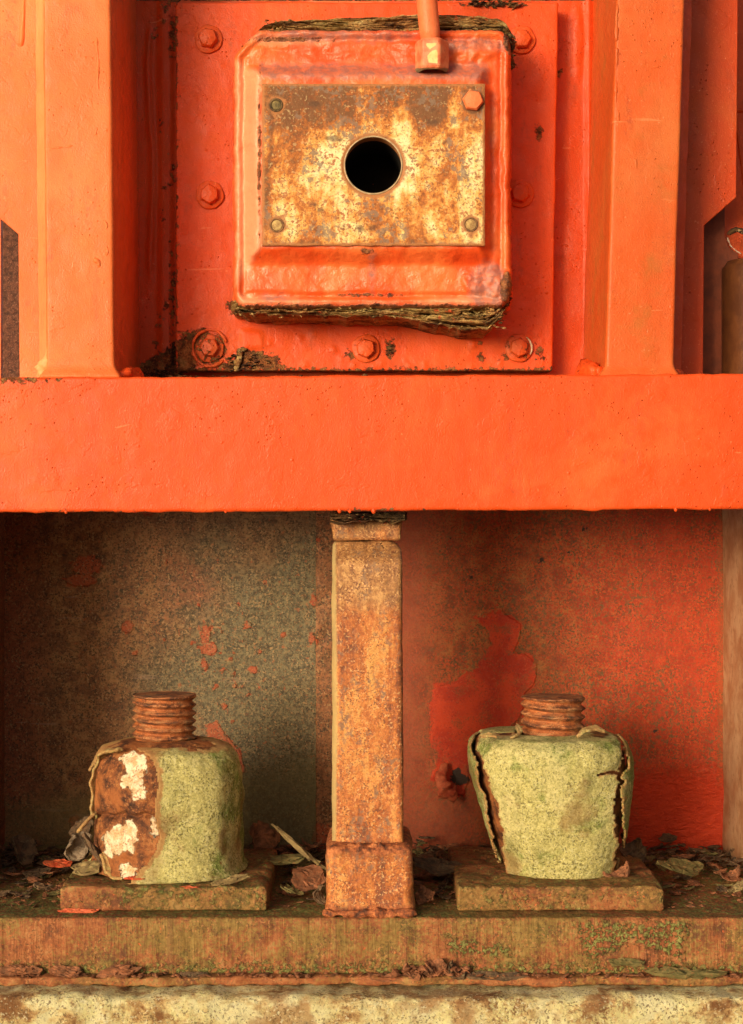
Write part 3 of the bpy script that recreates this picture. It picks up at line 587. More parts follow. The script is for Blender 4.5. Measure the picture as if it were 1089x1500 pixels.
def hexhead(r, h, dome=.0015, r2=None):
    V = []; ring = [(0, 1.0), (.55*h, 1.0), (.8*h, .97), (h, .86), (h+dome, .3)]
    n = 48
    for z, s_ in ring:
        for k in range(n):
            a = 2*pi*k/n; hx = cos(pi/6)/cos((a % (pi/3))-pi/6); 
            q = hx*(.94 if z >= .8*h else .98); q = q if z < h else q*.5+.5*.9
            V.append((r*s_*q*cos(a), -z, r*s_*q*sin(a)))
    V.append((0, -h-dome, 0)); V = np.array(V)
    F = []
    for j in range(len(ring)-1):
        for k in range(n): F.append([j*n+k, j*n+(k+1) % n, (j+1)*n+(k+1) % n, (j+1)*n+k])
    j = len(ring)-1
    for k in range(n): F.append([j*n+k, j*n+(k+1) % n, len(V)-1])
    return V, F
def disc(r, h, n=40, bev=.25):
    V = []; ring = [(0, 1), (h*(1-bev), 1), (h, 1-bev*h/r*1.5), (h, .3)]
    for z, s_ in ring:
        for k in range(n): V.append((r*s_*cos(2*pi*k/n), -z, r*s_*sin(2*pi*k/n)))
    F = [[j*n+k, j*n+(k+1) % n, (j+1)*n+(k+1) % n, (j+1)*n+k] for j in range(len(ring)-1) for k in range(n)]
    V.append((0, -h, 0)); F += [[3*n+k, 3*n+(k+1) % n, len(V)-1] for k in range(n)]
    return np.array(V), F
BOLTM = paint('bolt_paint', (.70, .09, .016), (.80, .17, .05), .3, rust=False, lump=.7)
BOLTR = paint('bolt_paint_rust', (.68, .085, .014), (.68, .16, .05), .3, rust=True, lump=.8)
hv, hf = hexhead(.0165, .011)
for i, (a, b, rot, rusty) in enumerate([(306, 58, .2, 0), (308, 286, .5, 0), (308, 510, .1, 3), (536, 511, .35, 1), (760, 510, .6, 2), (762, 284, .3, 0), (764, 59, .0, 0)]):
    pos = np.array((X(a, YM), YM-.001, Z(b, YM)))
    wv, wf = disc(.0225, .0035); R_ = np.array([[cos(rot), 0, sin(rot)], [0, 1, 0], [-sin(rot), 0, cos(rot)]])
    H = hv@R_.T; H = H+H*.06*fbm(H+i, 70, 3)[:, None]; H[:, 1] -= .003
    wv = wv+wv*.07*fbm(wv+i*.1, 60, 3)[:, None]
    rr = {0: -30., 1: -6., 2: -5., 3: -3.}[rusty]
    bo = obj('bolt', H+pos, hf, BOLTR, mp, attrs={'rust': np.full(len(H), rr)+(6*H[:, 0]/.0165 if rusty == 2 else 0)}, smooth_=False)
    wv2 = wv+pos-np.array(mp['_o'])
    wo_ = link('washer', mesh('washer', wv2, wf, BOLTR, {'rust': np.full(len(wv), rr+1)}), bo)
V, F = bead([(X(760+19*cos(t), YM), YM-.006, Z(510+19*sin(t), YM)) for t in np.linspace(-1.0, .55, 14)], [.0008, .0022, .0008], 5, .5, 8, .0015); obj('paint_sliver', V, F, m_simple('pale_sliver', (.60, .42, .26), (.80, .66, .48), 90, .6), mp)
# dark crust lying in the gap below the plate
def crumbs(name, box, n, smin, smax, mat, seed, label, cat=None, parent=None, flat=.4):
    rd = np.random.RandomState(seed); Vs = []; Fs = []; off = 0
    ico = np.array([(0, 0, 1), (.9, 0, .3), (.2, .85, .35), (-.75, .5, .3), (-.7, -.55, .3), (.25, -.85, .35), (.7, .5, -.4), (-.3, .85, -.4), (-.9, 0, -.4), (-.3, -.8, -.4), (.7, -.5, -.4), (0, 0, -1)])
    fc = [(0, 1, 2), (0, 2, 3), (0, 3, 4), (0, 4, 5), (0, 5, 1), (1, 6, 2), (2, 6, 7), (2, 7, 3), (3, 7, 8), (3, 8, 4), (4, 8, 9), (4, 9, 5), (5, 9, 10), (5, 10, 1), (1, 10, 6), (6, 11, 7), (7, 11, 8), (8, 11, 9), (9, 11, 10), (10, 11, 6)]
    for k in range(n):
        s_ = rd.uniform(smin, smax)*rd.uniform(.5, 1); v = ico*(1+.45*rd.normal(size=ico.shape)*.6)*s_*np.array((rd.uniform(.8, 2.), 1, flat*rd.uniform(.5, 1.2)))
        a = rd.uniform(0, 6.3); b = rd.normal()*.35
        v = v@np.array([[cos(a), sin(a), 0], [-sin(a), cos(a), 0], [0, 0, 1]])@np.array([[cos(b), 0, sin(b)], [0, 1, 0], [-sin(b), 0, cos(b)]])
        Vs.append(v+np.array([rd.uniform(*box[j]) for j in range(3)])); Fs.append(np.array(fc)+off); off += 12
    o = obj(name, np.concatenate(Vs), np.concatenate(Fs), mat, parent, smooth_=False); return tag(o, label, cat, kind='stuff')
crumbs('rust_crust', ((X(205, .2), X(812, .2)), (.15, .235), (.2005, .212)), 520, .003, .008, DARKSC, 3, 'dark crust of crumbled rust in the gap under the mounting plate', 'rust debris')
crumbs('rust_crust', ((X(215, .2), X(262, .2)), (.19, .27), (.205, .228)), 90, .003, .008, DARKSC, 5, 'dark rust crumbs in the lower left corner of the upper recess', 'rust debris')
crumbs('blister_crust', ((X(330, YM), X(395, YM)), (YM-.004, YM), (Z(545, YM), Z(520, YM))), 50, .003, .006, DARKSC, 6, None, None, mp)
crumbs('blister_crust', ((X(566, YM), X(577, YM)), (YM-.003, YM), (Z(520, YM), Z(503, YM))), 14, .002, .004, DARKSC, 7, None, None, mp)
crumbs('blister_crust', ((X(690, YM), X(760, YM)), (YM-.006, YM), (Z(12, YM), Z(1, YM))), 50, .003, .007, DARKSC, 8, None, None, mp)
# curled paint lip round the lower left bolt
V, F = bead([(X(308+25*cos(t), YM), YM-.002-.002*sin(3*t), Z(510-27*sin(t), YM)) for t in np.linspace(.3, 5.6, 26)], .0022, 3, .8, 8, .002); obj('lifted_paint', V, F, BOLTR, mp, attrs={'rust': np.full(len(V), -5.)})
V, F = bead([(X(345, YM), YM-.003, Z(544, YM)), (X(352, YM), YM-.006, Z(528, YM)), (X(350, YM), YM-.004, Z(514, YM)), (X(362, YM), YM-.006, Z(512, YM))], [.004, .006, .004, .002], 13, .8, 8, .002, .5); obj('lifted_paint', V, F, SCALE, mp)

# ================================================================== HOUSING with cover plate
YH = .105
ho = thing('square_housing', (X(545, YH), YM, Z(450, YH)), 'thick-painted orange square housing with a rusty cover plate and round hole', 'housing')
def fhousing():
    res = .0022
    x0, x1, z0, z1 = X(330, YH), X(760, YH), Z(466, YH), Z(30, YH)
    V, F = grid(np.arange(x0, x1, res), np.arange(z0, z1, res), lambda u, v: np.stack([u, np.full_like(u, YH), v], 1))
    px, py = topx(V); nz = fbm(V, 14, 4, seed=41); n2 = fbm(V, 45, 4, seed=42)
    d = rrect(px, py, 342, 749, 44, 452, 22); d = np.minimum(d, (px-342+py-44-38)/1.414); d = d+1.6*n2+1.0*nz
    h = -.09*(1-smooth(-7, 2, d)); h = h+.010*np.sqrt(np.clip(1-(1-np.clip(d/12, 0, 1))**2, 0, 1))
    h -= .0035*np.exp(-((d-16)/3.5)**2); h += .003*np.exp(-((d-8)/5)**2)                     # rolled rim
    dp = rrect(px, py, 357, 721, 96, 392, 16)+1.8*nz+.8*n2
    h += .024*smooth(-1, 25, dp)
    h += np.where(d > 3, .0022*nz+.0010*n2, 0)
    h += .004*smooth(0, 8, ell(px, py, 715, 415, 40, 24)+6*n2)*np.clip(1+n2, .2, 2)           # lumpy corner
    h -= .003*np.exp(-((py-432+4*nz)/3)**2)*(px > 360)*(px < 735)
    lump = smooth(0, 12, ell(px, py, 690, 75, 50, 26)+6*n2); h += lump*.004*(1+fbm(V, 60, 3, seed=7))
    h += .003*fbm(V, 55, 3, seed=9, s=(.5, 1, 1))*smooth(100, 80, py)*smooth(0, 5, d)
    V[:, 1] = YH-h
    c = np.hypot(px-547, py-242) > 50
    f = c[F].all(1) & ~((d < -6)[F].all(1)); F = F[f]
    pale = np.maximum.reduce([sdf(px, py, [(343, 90), (386, 110), (386, 365), (362, 400), (346, 420)]), ell(px, py, 420, 62, 70, 6), sdf(px, py, [(345, 428), (500, 440), (620, 438), (735, 420), (735, 450), (345, 452)])-4])  # pale mask: side light on the left bevel put into the colour
    pur = np.maximum.reduce([sdf(px, py, [(384, 98), (712, 98), (712, 122), (384, 122)])+2, ell(px, py, 460, 55, 75, 7), ell(px, py, 690, 68, 52, 10), ell(px, py, 555, 57, 50, 7), ell(px, py, 715, 420, 30, 34), ell(px, py, 405, 437, 30, 8)-3, ell(px, py, 545, 400, 9, 45)-5])  # pinkish sky reflection painted on the top bevel, plus purplish lumps
    rs = np.maximum.reduce([ell(px, py, 742, 425, 10, 24), ell(px, py, 535, 372, 8, 4), ell(px, py, 535, 433, 40, 2.5)-.5, ell(px, py, 420, 60, 45, 3), ell(px, py, 745, 60, 8, 20), (py-446)*.8-1, np.where(py < 60, 50-py, -50)-3, 2-abs(px-382)-abs(py-240)*.02])
    V2, inv = np.unique(F, return_inverse=True); 
    return V[V2], inv.reshape(F.shape), pale[V2], pur[V2], rs[V2]
V, F, pa, pu, rs = fhousing()
F = F[:, ::1]
obj('housing_body', V, F, COLLAR, ho, attrs={'pale': pa, 'purple_sheen': pu, 'rust': rs})

def strata(x0, x1, ztop, zbot, yf, yb, n, seed, ragf=.014, nx=150):      # delaminated sheets of rust, stacked
    rd = np.random.RandomState(seed); parts = []; xs = np.linspace(x0, x1, nx); t = (xs-x0)/(x1-x0)
    for k in range(n):
        u = (k+.5)/n; P = np.stack([xs, np.full(nx, k*.37+seed), np.zeros(nx)], 1)
        zt = np.interp(t, *ztop); zb = np.interp(t, *zbot)-.006*np.maximum(0, fbm(P, 18, 5, seed=seed+2, gain=.6)); th = (zt-zb)/n
        zc = zt+(zb-zt)*u+.22*th*fbm(P, 5, 3, seed=seed)
        fr = yf+ragf*(.5*fbm(P, 14, 5, seed=seed+1, gain=.65)+.35*rd.rand())+.003
        pres = smooth(-.55, -.35, fbm(P, 9, 4, seed=seed+7)+.15)*np.clip(np.minimum(t, 1-t)*40, 0, 1)
        fr = fr+(1-pres)*.02; hh = th*.56*(.75+.5*rd.rand())
        sec = [(yb+0*xs, zc+hh), (fr+.004, zc+hh), (fr+.001, zc+hh*.6), (fr, zc), (fr+.002, zc-hh*.7), (fr+.006, zc-hh), (yb+0*xs, zc-hh)]
        V = np.stack([np.stack([xs, a, b], 1) for a, b in sec], 1).reshape(-1, 3); V[:, 2] += .0012*fbm(V, 90, 3, seed=k)
        m = len(sec); i = np.arange(nx*m).reshape(nx, m)
        parts.append((V, np.stack([i[:-1, :-1], i[1:, :-1], i[1:, 1:], i[:-1, 1:]], -1).reshape(-1, 4)))
    return join(parts)
YS = .118
V, F = strata(X(378, YS), X(752, YS), ([0, .1, .4, .65, .85, .96, 1], [Z(q, YS) for q in (40, 30, 27, 20, 22, 30, 45)]), ([0, .3, .6, 1], [Z(q, YS) for q in (50, 57, 62, 62)]), YS-.008, YM, 13, 3, .016)
tag(obj('rust_scale', V, F, SCALE, ho, smooth_=False), kind=None)
V, F = strata(X(338, YS), X(742, YS), ([0, .5, 1], [Z(q, YS) for q in (440, 444, 430)]), ([0, .1, .35, .6, .72, .8, .93, .97, 1], [Z(q, YS) for q in (454, 460, 463, 465, 473, 480, 484, 470, 448)]), YS-.014, YM, 13, 8, .022)
obj('rust_scale', V, F, SCALE, ho, smooth_=False)
crumbs('scale_chips', ((X(345, YS), X(735, YS)), (YS-.016, YS+.004), (Z(466, YS), Z(452, YS))), 130, .002, .0052, SCALE, 19, None, None, ho, .6)
crumbs('scale_chips', ((X(640, YS), X(738, YS)), (YS-.014, YS+.004), (Z(482, YS), Z(452, YS))), 70, .002, .006, SCALE, 20, None, None, ho, .6)
crumbs('scale_chips', ((X(385, YS), X(745, YS)), (YS-.008, YS+.006), (Z(50, YS), Z(28, YS))), 60, .002, .005, SCALE, 21, None, None, ho, .6)
crumbs('side_crust', ((X(744, YS), X(753, YS)), (YS-.002, YS+.03), (Z(98, YS), Z(50, YS))), 60, .003, .007, DARKSC, 9, None, None, ho, 1)
crumbs('side_crust', ((X(738, YS), X(747, YS)), (YS-.008, YS+.03), (Z(448, YS), Z(415, YS))), 40, .003, .006, DARKSC, 10, None, None, ho, 1)
# side skirts of the housing so it is solid from the side
V, N, F = rbox(X(352, YH), X(742, YH), YH+.012, YM+.002, Z(440, YH), Z(62, YH), .004, .02, skip=((1, 0),))
obj('housing_side', V, F, COLLAR, ho, attrs={'pale': np.full(len(V), -30.), 'purple_sheen': np.full(len(V), -30.), 'rust': np.full(len(V), -30.)})

YC = .0655
def fcover():
    cx, cz = X(547, YC), Z(242, YC); R = .0432; n = 240; x0, x1, z0, z1 = X(384, YC), X(711, YC), Z(360, YC), Z(122.5, YC)
    th = np.linspace(0, 2*pi, n, endpoint=False); th = np.sort(np.r_[th, [math.atan2(z-cz, x-cx) % (2*pi) for x in (x0, x1) for z in (z0, z1)]]); n = len(th)
    c, s_ = np.cos(th), np.sin(th)
    with np.errstate(all='ignore'):
        k = np.minimum(np.where(c > 0, (x1-cx)/c, np.where(c < 0, (x0-cx)/c, 9)), np.where(s_ > 0, (z1-cz)/s_, np.where(s_ < 0, (z0-cz)/s_, 9)))
    k = k+.0010*fbm(np.stack([c*k, s_*k, 0*c], 1), 60, 3)
    rows = [(R, .03), (R, .002), (R+.0012, 0)]; V = []
    for r, y in rows: V.append(np.stack([cx+r*c, np.full(n, YC+y), cz+r*s_], 1))
    for t in np.linspace(.04, 1, 26)[:-1]: r = R+.0012+(k-R-.0012)*t; V.append(np.stack([cx+r*c, np.full(n, YC), cz+r*s_], 1))
    for t, y in ((-.0008, 0), (0, .001), (0, .008)): r = k+t; V.append(np.stack([cx+r*c, np.full(n, YC+y), cz+r*s_], 1))
    m = len(V); V = np.concatenate(V); i = np.arange(n*m).reshape(m, n); j = np.roll(i, -1, 1)
    F = np.stack([i[:-1], j[:-1], j[1:], i[1:]], -1).reshape(-1, 4)[:, ::-1]
    px, py = topx(V); V[:, 1] += .0005*fbm(V, 40, 3)*(V[:, 1] < YC+.0005)
    ed = 4-np.minimum.reduce([px-384, 711-px, py-122, 360-py]); ed = np.maximum(ed, 48-np.hypot(px-547, py-242)); ed = np.maximum.reduce([ed]+[np.maximum(14-np.hypot(px-a, py-b), np.where(py > b, 5-abs(px-a)-(py-b)*.12, -9)) for a, b in ((405, 154), (406, 330), (690, 329), (693, 148))])
    sp = np.maximum.reduce([ell(px, py, *a) for a in [(635, 161, 4, 4), (629, 178, 6, 4), (638, 180, 4, 4), (460, 152, 9, 5), (652, 209, 3, 3), (470, 308, 5, 5), (460, 300, 6, 4), (490, 203, 12, 5), (632, 142, 4, 3), (528, 335, 7, 5), (545, 334, 6, 4), (404, 154, 11, 10), (693, 150, 17, 17), (406, 330, 10, 10), (690, 329, 11, 10)]])
    for q in range(45): sp = np.maximum(sp, ell(px, py, random.uniform(390, 705), random.uniform(130, 355), *(2*[random.uniform(.8, 2.2)])))
    return V, F, {'top': smooth(225, 135, py)+.25*smooth(345, 358, py), 'edge': ed, 'spot': sp}
V, F, at = fcover(); cv = obj('cover_plate', V, F, PLATE, ho, attrs=at)
cv['label'] = 'ochre and cream rusty rectangular cover plate'
oo = np.array(ho['_o'])
def sub(name, V, F, mat, parent, origin, attrs=None, sm=True): return link(name, mesh(name, np.asarray(V)-origin, F, mat, attrs, sm), parent)
V, F = grid(np.linspace(0, 2*pi, 97), np.array((YC+.006, YC+.05, YC+.15)), lambda u, v: np.stack([X(547, YC)+.0446*np.cos(u), v, Z(242, YC)+.0446*np.sin(u)], 1)); sub('bore', V, F, BLACK, cv, oo)
V, F = grid(np.linspace(0, 2*pi, 65), np.array((0.0005, .046)), lambda u, v: np.stack([X(547, YC)+v*np.cos(u), YC+.15+0*u, Z(242, YC)+v*np.sin(u)], 1)); sub('bore_end', V, F, BLACK, cv, oo)
RINGM = m_simple('worn_steel_rim', (.36, .25, .14), (.55, .42, .26), 80, .5, .001, (.3, .12, .04))
V, F = grid(np.linspace(0, 2*pi, 129), np.linspace(0, 2*pi, 9), lambda u, v: np.stack([X(547, YC)+(.0432+.0013*np.cos(v))*np.cos(u), YC-.0002+.0013*np.sin(v), Z(242, YC)+(.0432+.0013*np.cos(v))*np.sin(u)], 1)); sub('rim', V, F, RINGM, cv, oo)
PALEB = paint('pale_bolt_paint', (.82, .20, .07), (.84, .28, .12), .5, lump=.5)
hv2, hf2 = hexhead(.0165, .009, .001); R_ = np.array([[cos(.15), 0, sin(.15)], [0, 1, 0], [-sin(.15), 0, cos(.15)]])
b_ = sub('screw', hv2@R_.T+np.array((X(693, YC), YC-.0005, Z(148, YC))), hf2, PALEB, cv, oo, sm=False); b_['label'] = 'orange painted hexagonal screw head'
for a, b in ((406, 330), (690, 329)):
    sv, sf = disc(.0078, .0006, 28, .4); sv = sv+sv*.05*fbm(sv+a, 90, 2)[:, None]
    p0 = np.array((X(a, YC), YC-.0003, Z(b, YC))); sub('screw', sv+p0, sf, m_simple('stud_rust', (.30, .17, .07), (.60, .42, .17), 120, .8, .003, (.2, .07, .03)), cv, oo)
    rv, rf = grid(np.linspace(0, 2*pi, 41), np.linspace(0, 2*pi, 7), lambda u, v: np.stack([p0[0]+(.0098+.0013*np.cos(v))*np.cos(u), p0[1]+.0013*np.sin(v), p0[2]+(.0098+.0013*np.cos(v))*np.sin(u)], 1)); sub('screw_rim', rv, rf, m_simple('rim_rust', (.12, .06, .03), (.34, .17, .07), 120, .7), cv, oo)
p0 = np.array((X(405, YC), YC-.0003, Z(154, YC)))
rv, rf = grid(np.linspace(0, 2*pi, 41), np.linspace(0, 2*pi, 7), lambda u, v: np.stack([p0[0]+(.0088+.0017*np.cos(v))*np.cos(u), p0[1]+.0017*np.sin(v), p0[2]+(.0088+.0017*np.cos(v))*np.sin(u)], 1)); sub('screw_rim', rv, rf, m_simple('rim_dark', (.05, .03, .015), (.20, .12, .05), 120, .7), cv, oo)
sv, sf = disc(.0070, .0006, 28, .4); sub('screw', sv+p0, sf, m_simple('stud_olive', (.12, .09, .035), (.26, .19, .07), 120, .6, .003, (.04, .03, .02)), cv, oo)

# ================================================================== PIPE with its nut
pp = thing('grease_pipe', (X(633, .06), .070, Z(105, .06)), 'pale orange vertical pipe ending in a hexagonal nut on the housing', 'pipe')
V, F = bead([(X(622, .06), .070, .95), (X(626, .06), .070, Z(0, .06)), (X(632, .06), .070, Z(64, .06))], .0158, 2, .012, 28, .01); obj('pipe_tube', V, F, paint('pipe_paint', (.82, .17, .055), (.86, .29, .13), .5, lump=.5), pp)
def fnut():
    n = 72; rings = [(Z(103, .06), .80), (Z(101, .06), .94), (Z(98, .06), 1), (Z(88, .06), 1), (Z(78, .06), 1), (Z(68, .06), 1), (Z(61, .06), 1), (Z(58, .06), .95), (Z(56.5, .06), .8), (Z(56, .06), .5)]
    V = []; A = np.linspace(0, 2*pi, n, endpoint=False)
    rows = []
    for j in range(len(rings)-1):
        q = 3 if 2 <= j <= 5 else 1
        for t in range(q): f = t/q; rows.append((rings[j][0]*(1-f)+rings[j+1][0]*f, rings[j][1]*(1-f)+rings[j+1][1]*f))
    rows.append(rings[-1])
    for z, s_ in rows:
        a2 = A+.10; hx = cos(pi/6)/np.cos((a2 % (pi/3))-pi/6); r = .0262*s_*np.minimum(hx*1.02, .985)
        V.append(np.stack([X(633.5, .06)+r*np.cos(A)*.98, .072+r*np.sin(A), np.full(n, z)], 1))
    m = len(V); V = np.concatenate(V); i = np.arange(n*m).reshape(m, n); j = np.roll(i, -1, 1)
    F = np.stack([i[:-1], j[:-1], j[1:], i[1:]], -1).reshape(-1, 4)
    V = V+.0006*fbm(V, 80, 3)[:, None]
    return V, F
V, F = fnut(); px, py = topx(V); fr = V[:, 1] < .072
ch = np.maximum(sdf(px, py, [(623, 63), (640, 63), (638, 67), (630, 72), (626, 68)]), sdf(px, py, [(632, 75), (641, 72), (641, 93), (628, 92), (626, 82)])); ch = np.where(fr, ch, -20)
def m_nut():
    m = Mat('nut_paint'); n = m.noise(60, 6, .65); c = m.mix(m.rng(n, .35, .65), (.62, .13, .05), (.72, .27, .13)); c = m.mix(m.mask('chip', 1.6, 120, .6), c, m.mix(m.noise(150, 4), (.62, .40, .10), (.85, .72, .35)))
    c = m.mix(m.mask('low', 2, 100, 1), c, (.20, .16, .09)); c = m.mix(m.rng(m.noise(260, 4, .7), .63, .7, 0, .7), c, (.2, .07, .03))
    return m.end(c, .5, m.bump(n, .0012), .4)
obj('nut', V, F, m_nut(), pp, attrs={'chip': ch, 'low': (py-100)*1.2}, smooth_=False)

# ================================================================== POST
po = thing('support_post', (X(541, .05), .06, -.595), 'upright rust-orange steel post standing between the two anchor bolts', 'post')
YP = .045
V, N, F = rbox(X(487, YP), X(592, YP), YP, YP+.16, Z(1262, .05), Z(794, YP), .0075, (.003, .01, .003))
t = (V[:, 2]-Z(1262, .05))/(Z(786, YP)-Z(1262, .05))
V[:, 0] += -.003*t*np.where(V[:, 0] > 0, 1, .3); V[:, 1] += .036*smooth(-.085, -.043, V[:, 2])**1.4*(V[:, 1] < .12); V[:, 0] -= .010*smooth(-.066, -.043, V[:, 2])**2*(V[:, 0] > .02)
lx = V[:, 0].min(); V[:, 1] += np.clip(.0095-(V[:, 0]-lx), 0, 1)*1.15*(V[:, 1] < .12)
V = V+N*(.0014*fbm(V, 14, 3, seed=51)+.0006*fbm(V, 90, 3, seed=52))[:, None]; px, py = topx(V)
r0 = np.zeros(len(px))
obj('shaft', V, F, POST, po, attrs={'top': smooth(990, 820, py), 'green': 6.5-(px-487)*.9-abs(py-1040)/120, 'weld': (py-1238)*.7, 'rg': smooth(1225, 1245, py)})  # green mask marks the painted highlight along the left edge
V, N, F = rbox(X(488, .075), X(587, .075), .080, YP+.16, Z(792, .075), Z(757, .075), .006, (.003, .01, .003))
V = V+N*(.0018*fbm(V, 20, 3, seed=53))[:, None]; V[:, 0] += np.where(V[:, 0] > 0, 1, -1)*.0035*smooth(-.035, -.01, V[:, 2]); n_ = len(V)
obj('head_block', V, F, POST, po, attrs={'top': np.full(n_, .75), 'green': np.full(n_, -9.), 'weld': np.full(n_, -9.), 'rg': r0[:n_] if n_ <= len(r0) else np.zeros(n_)})
V, N, F = rbox(X(478, .015), X(605, .015), .015, .20, -.595, Z(1240, .015), .011, (.003, .01, .003))
t = smooth(-.57, -.595, V[:, 2]); V[:, 0] += np.where(V[:, 0] > 0, 1, -1)*.004*t; V[:, 1] -= .004*t*(V[:, 1] < .1)
V = V+N*(.0026*fbm(V, 16, 3, seed=54)+.0012*fbm(V, 70, 4, seed=55))[:, None]; px, py = topx(V)
wl = np.maximum((py-1328)*.8, (1252-py)*.6); obj('foot', V, F, POST, po, attrs={'top': np.zeros(len(px)), 'green': np.full(len(px), -9.), 'weld': wl, 'rg': smooth(-6, 4, wl)})
for pts, s_ in (([(X(474, .0), .012, -.592), (X(480), .008, -.590), (X(606), .008, -.590), (X(611), .014, -.592)], 3), ([(X(481, .03), .030, Z(1246, .03)), (X(545, .03), .024, Z(1243, .03)), (X(603, .03), .030, Z(1246, .03))], 4)):
    V, F = bead(pts, .0055 if s_ == 3 else .0075, s_, 1.0, 12, .002); n_ = len(V); obj('weld_bead', V, F, POST, po, attrs={'top': np.zeros(n_), 'green': np.full(n_, -9.), 'weld': np.full(n_, 9.), 'rg': np.ones(n_)}, smooth_=True)
V, F = strata(X(483, .05), X(597, .05), ([0, 1], [Z(750, .05)]*2), ([0, .2, .5, .8, 1], [Z(q, .05) for q in (763, 768, 762, 767, 762)]), .035, .19, 5, 5, .02, 60); obj('rust_scale', V, F, DARKSC, po, smooth_=False)

# ================================================================== ANCHOR BOLTS on their bearing plates
def pad(x0, x1, label, seed):
    y0 = .043; V, N, F = rbox(X(x0, y0), X(x1, y0), y0, .35, -.5945, -.5595, .004, (.004, .006, .004))
    V = V+N*(.0020*fbm(V, 18, 4, seed=seed)+.0010*fbm(V, 70, 3, seed=seed+1))[:, None]; px, py = topx(V)
    V[:, 2] -= .006*smooth(0, 20, (px-x1+14)+(py-1320)*.2)*(V[:, 2] > -.58)
    V[:, 2] += .0012*np.sign(fbm(V, 26, 3, seed=seed+5))*(V[:, 2] > -.565)
    o = tag(obj('bearing_plate', V, F, PAD, attrs={'green': np.where(py > 1300, -3., 0.)+4*fbm(V, 8, 2)}), label, 'steel plate', 'bearing plates under the anchor bolts'); return o
pad(88, 391, 'rusty reddish bearing plate under the left anchor bolt with peeling coat', 61)
pad(671, 973, 'mossy greenish bearing plate under the right anchor bolt', 71)
def rod(cx, cy, R, z0, z1, pitch, seed, tilt, parent):
    nt_, nz = 140, int((z1-z0)/.0008)
    def f(u, v):
        P = np.stack([np.cos(u)*3, np.sin(u)*3, v*40], 1)
        ph = (v/pitch+u/(2*pi)) % 1; pr = np.clip(abs(2*ph-1)*1.25-.12, 0, 1); pr = pr*(1-smooth(z1-.004, z1-.001, v))
        r = R-.0068*pr+.0009*fbm(P, 1.4, 4, seed=seed)*(1-pr*.5)-.0016*smooth(z1-.002, z1, v)-.0018*smooth(.05, .35, fbm(P, .9, 4, seed=seed+4))*(1-pr)
        f.root = pr
        return np.stack([cx+r*np.sin(u)+tilt*(v-z0), cy-r*np.cos(u), v], 1)
    V, F = grid(np.linspace(0, 2*pi, nt_), np.linspace(z0, z1, nz), f)
    V[:, 2] += .0009*fbm(V, 30, 4, seed=seed); rt = f.root
    V2, F2 = grid(np.linspace(0, 2*pi, nt_), np.linspace(.0005, R-.0028, 14), lambda u, v: np.stack([cx+tilt*(z1-z0)+v*np.sin(u), cy-v*np.cos(u), z1+.0005+.0008*np.cos(v*60)], 1))
    Vj, Fj = join([(V, F), (V2, F2[:, ::-1])])
    return obj('threaded_rod', Vj, Fj, THREAD, parent, attrs={'root': np.r_[rt, np.full(len(V2), .3)]})
def revolve(cx, cy, prof, nth=300, npz=170, n=2.0, shift=None, seed=0, amp=.003, off=0, squash=1.):
    prof = np.array(prof, float); L = np.r_[0, np.cumsum(np.hypot(np.diff(prof[:, 0]), np.diff(prof[:, 1])))]
    s_ = np.linspace(0, L[-1], npz); rr = np.interp(s_, L, prof[:, 0]); zz = np.interp(s_, L, prof[:, 1])
    for _ in range(3): rr[1:-1] = (rr[:-2]+2*rr[1:-1]+rr[2:])/4; zz[1:-1] = (zz[:-2]+2*zz[1:-1]+zz[2:])/4
    def f(u, v):
        r = np.interp(v, s_, rr)+off*smooth(0, .05, np.interp(v, s_, rr)-.045); z = np.interp(v, s_, zz)-off*.6
        k = (abs(np.cos(u))**n+abs(np.sin(u))**n)**(-1/n); r = r*(1+(k-1)*.9)
        x = cx+r*np.sin(u)+(np.interp(z, shift[0], shift[1]) if shift else 0)
        V = np.stack([x, cy-r*np.cos(u)*squash, z], 1)
        dr = amp*fbm(V, 12, 4, seed=seed)+.0007*fbm(V, 110, 3, seed=seed+1)
        V[:, 0] += dr*np.sin(u); V[:, 1] -= dr*np.cos(u); V[:, 2] += dr*.4*(z > prof[-1][1]-.03)
        f.th = u
        return V
    V, F = grid(np.linspace(-pi, pi, nth), s_, f)
    return V, F, f.th, np.tile(s_, nth)
CY = .19; KS = (D+CY)/D
def zz(py): return Z(py, CY)
def cut(V, F, keep, attrs):
    F = F[keep[F].all(1)]; ids, inv = np.unique(F, return_inverse=True); return V[ids], inv.reshape(F.shape), {k: v[ids] for k, v in attrs.items()}
# ---- left
cx = X(243, CY)
lb = thing('anchor_bolt', (cx, CY, -.5595), 'left anchor bolt, its mossy coating broken open over rusty nut with white patches', 'anchor bolt', 'coated anchor bolts on the base plate')
profL = [(.128, -.5590), (.121, -.552), (.1165, -.535), (.1170, -.49), (.1190, -.45), (.1165, -.415), (.108, -.388), (.097, -.372), (.075, -.365), (.050, -.362)]
V, F, th, s_ = revolve(cx, CY, profL, 330, 170, 2.25, None, 81, .0055); px, py = topx(V); fr = np.cos(th) > -.25
op = sdf(px, py, [(146, 1118), (153, 1104), (175, 1098), (203, 1099), (220, 1108), (229, 1128), (231, 1150), (226, 1190), (229, 1212), (234, 1226), (226, 1248), (205, 1276), (192, 1292), (170, 1300), (120, 1290), (120, 1150)])
op = np.where(fr, op, -60)+2.6*fbm(V, 90, 4, seed=3)
op = np.maximum(op, np.where(fr, ell(px, py, 295, 1093, 13, 4)+1.2*fbm(V, 140, 3), -50))
lift = .005*np.exp(-np.clip(-op, 0, 99)/9); V[:, 0] += lift*np.sin(th); V[:, 1] -= lift*np.cos(th)
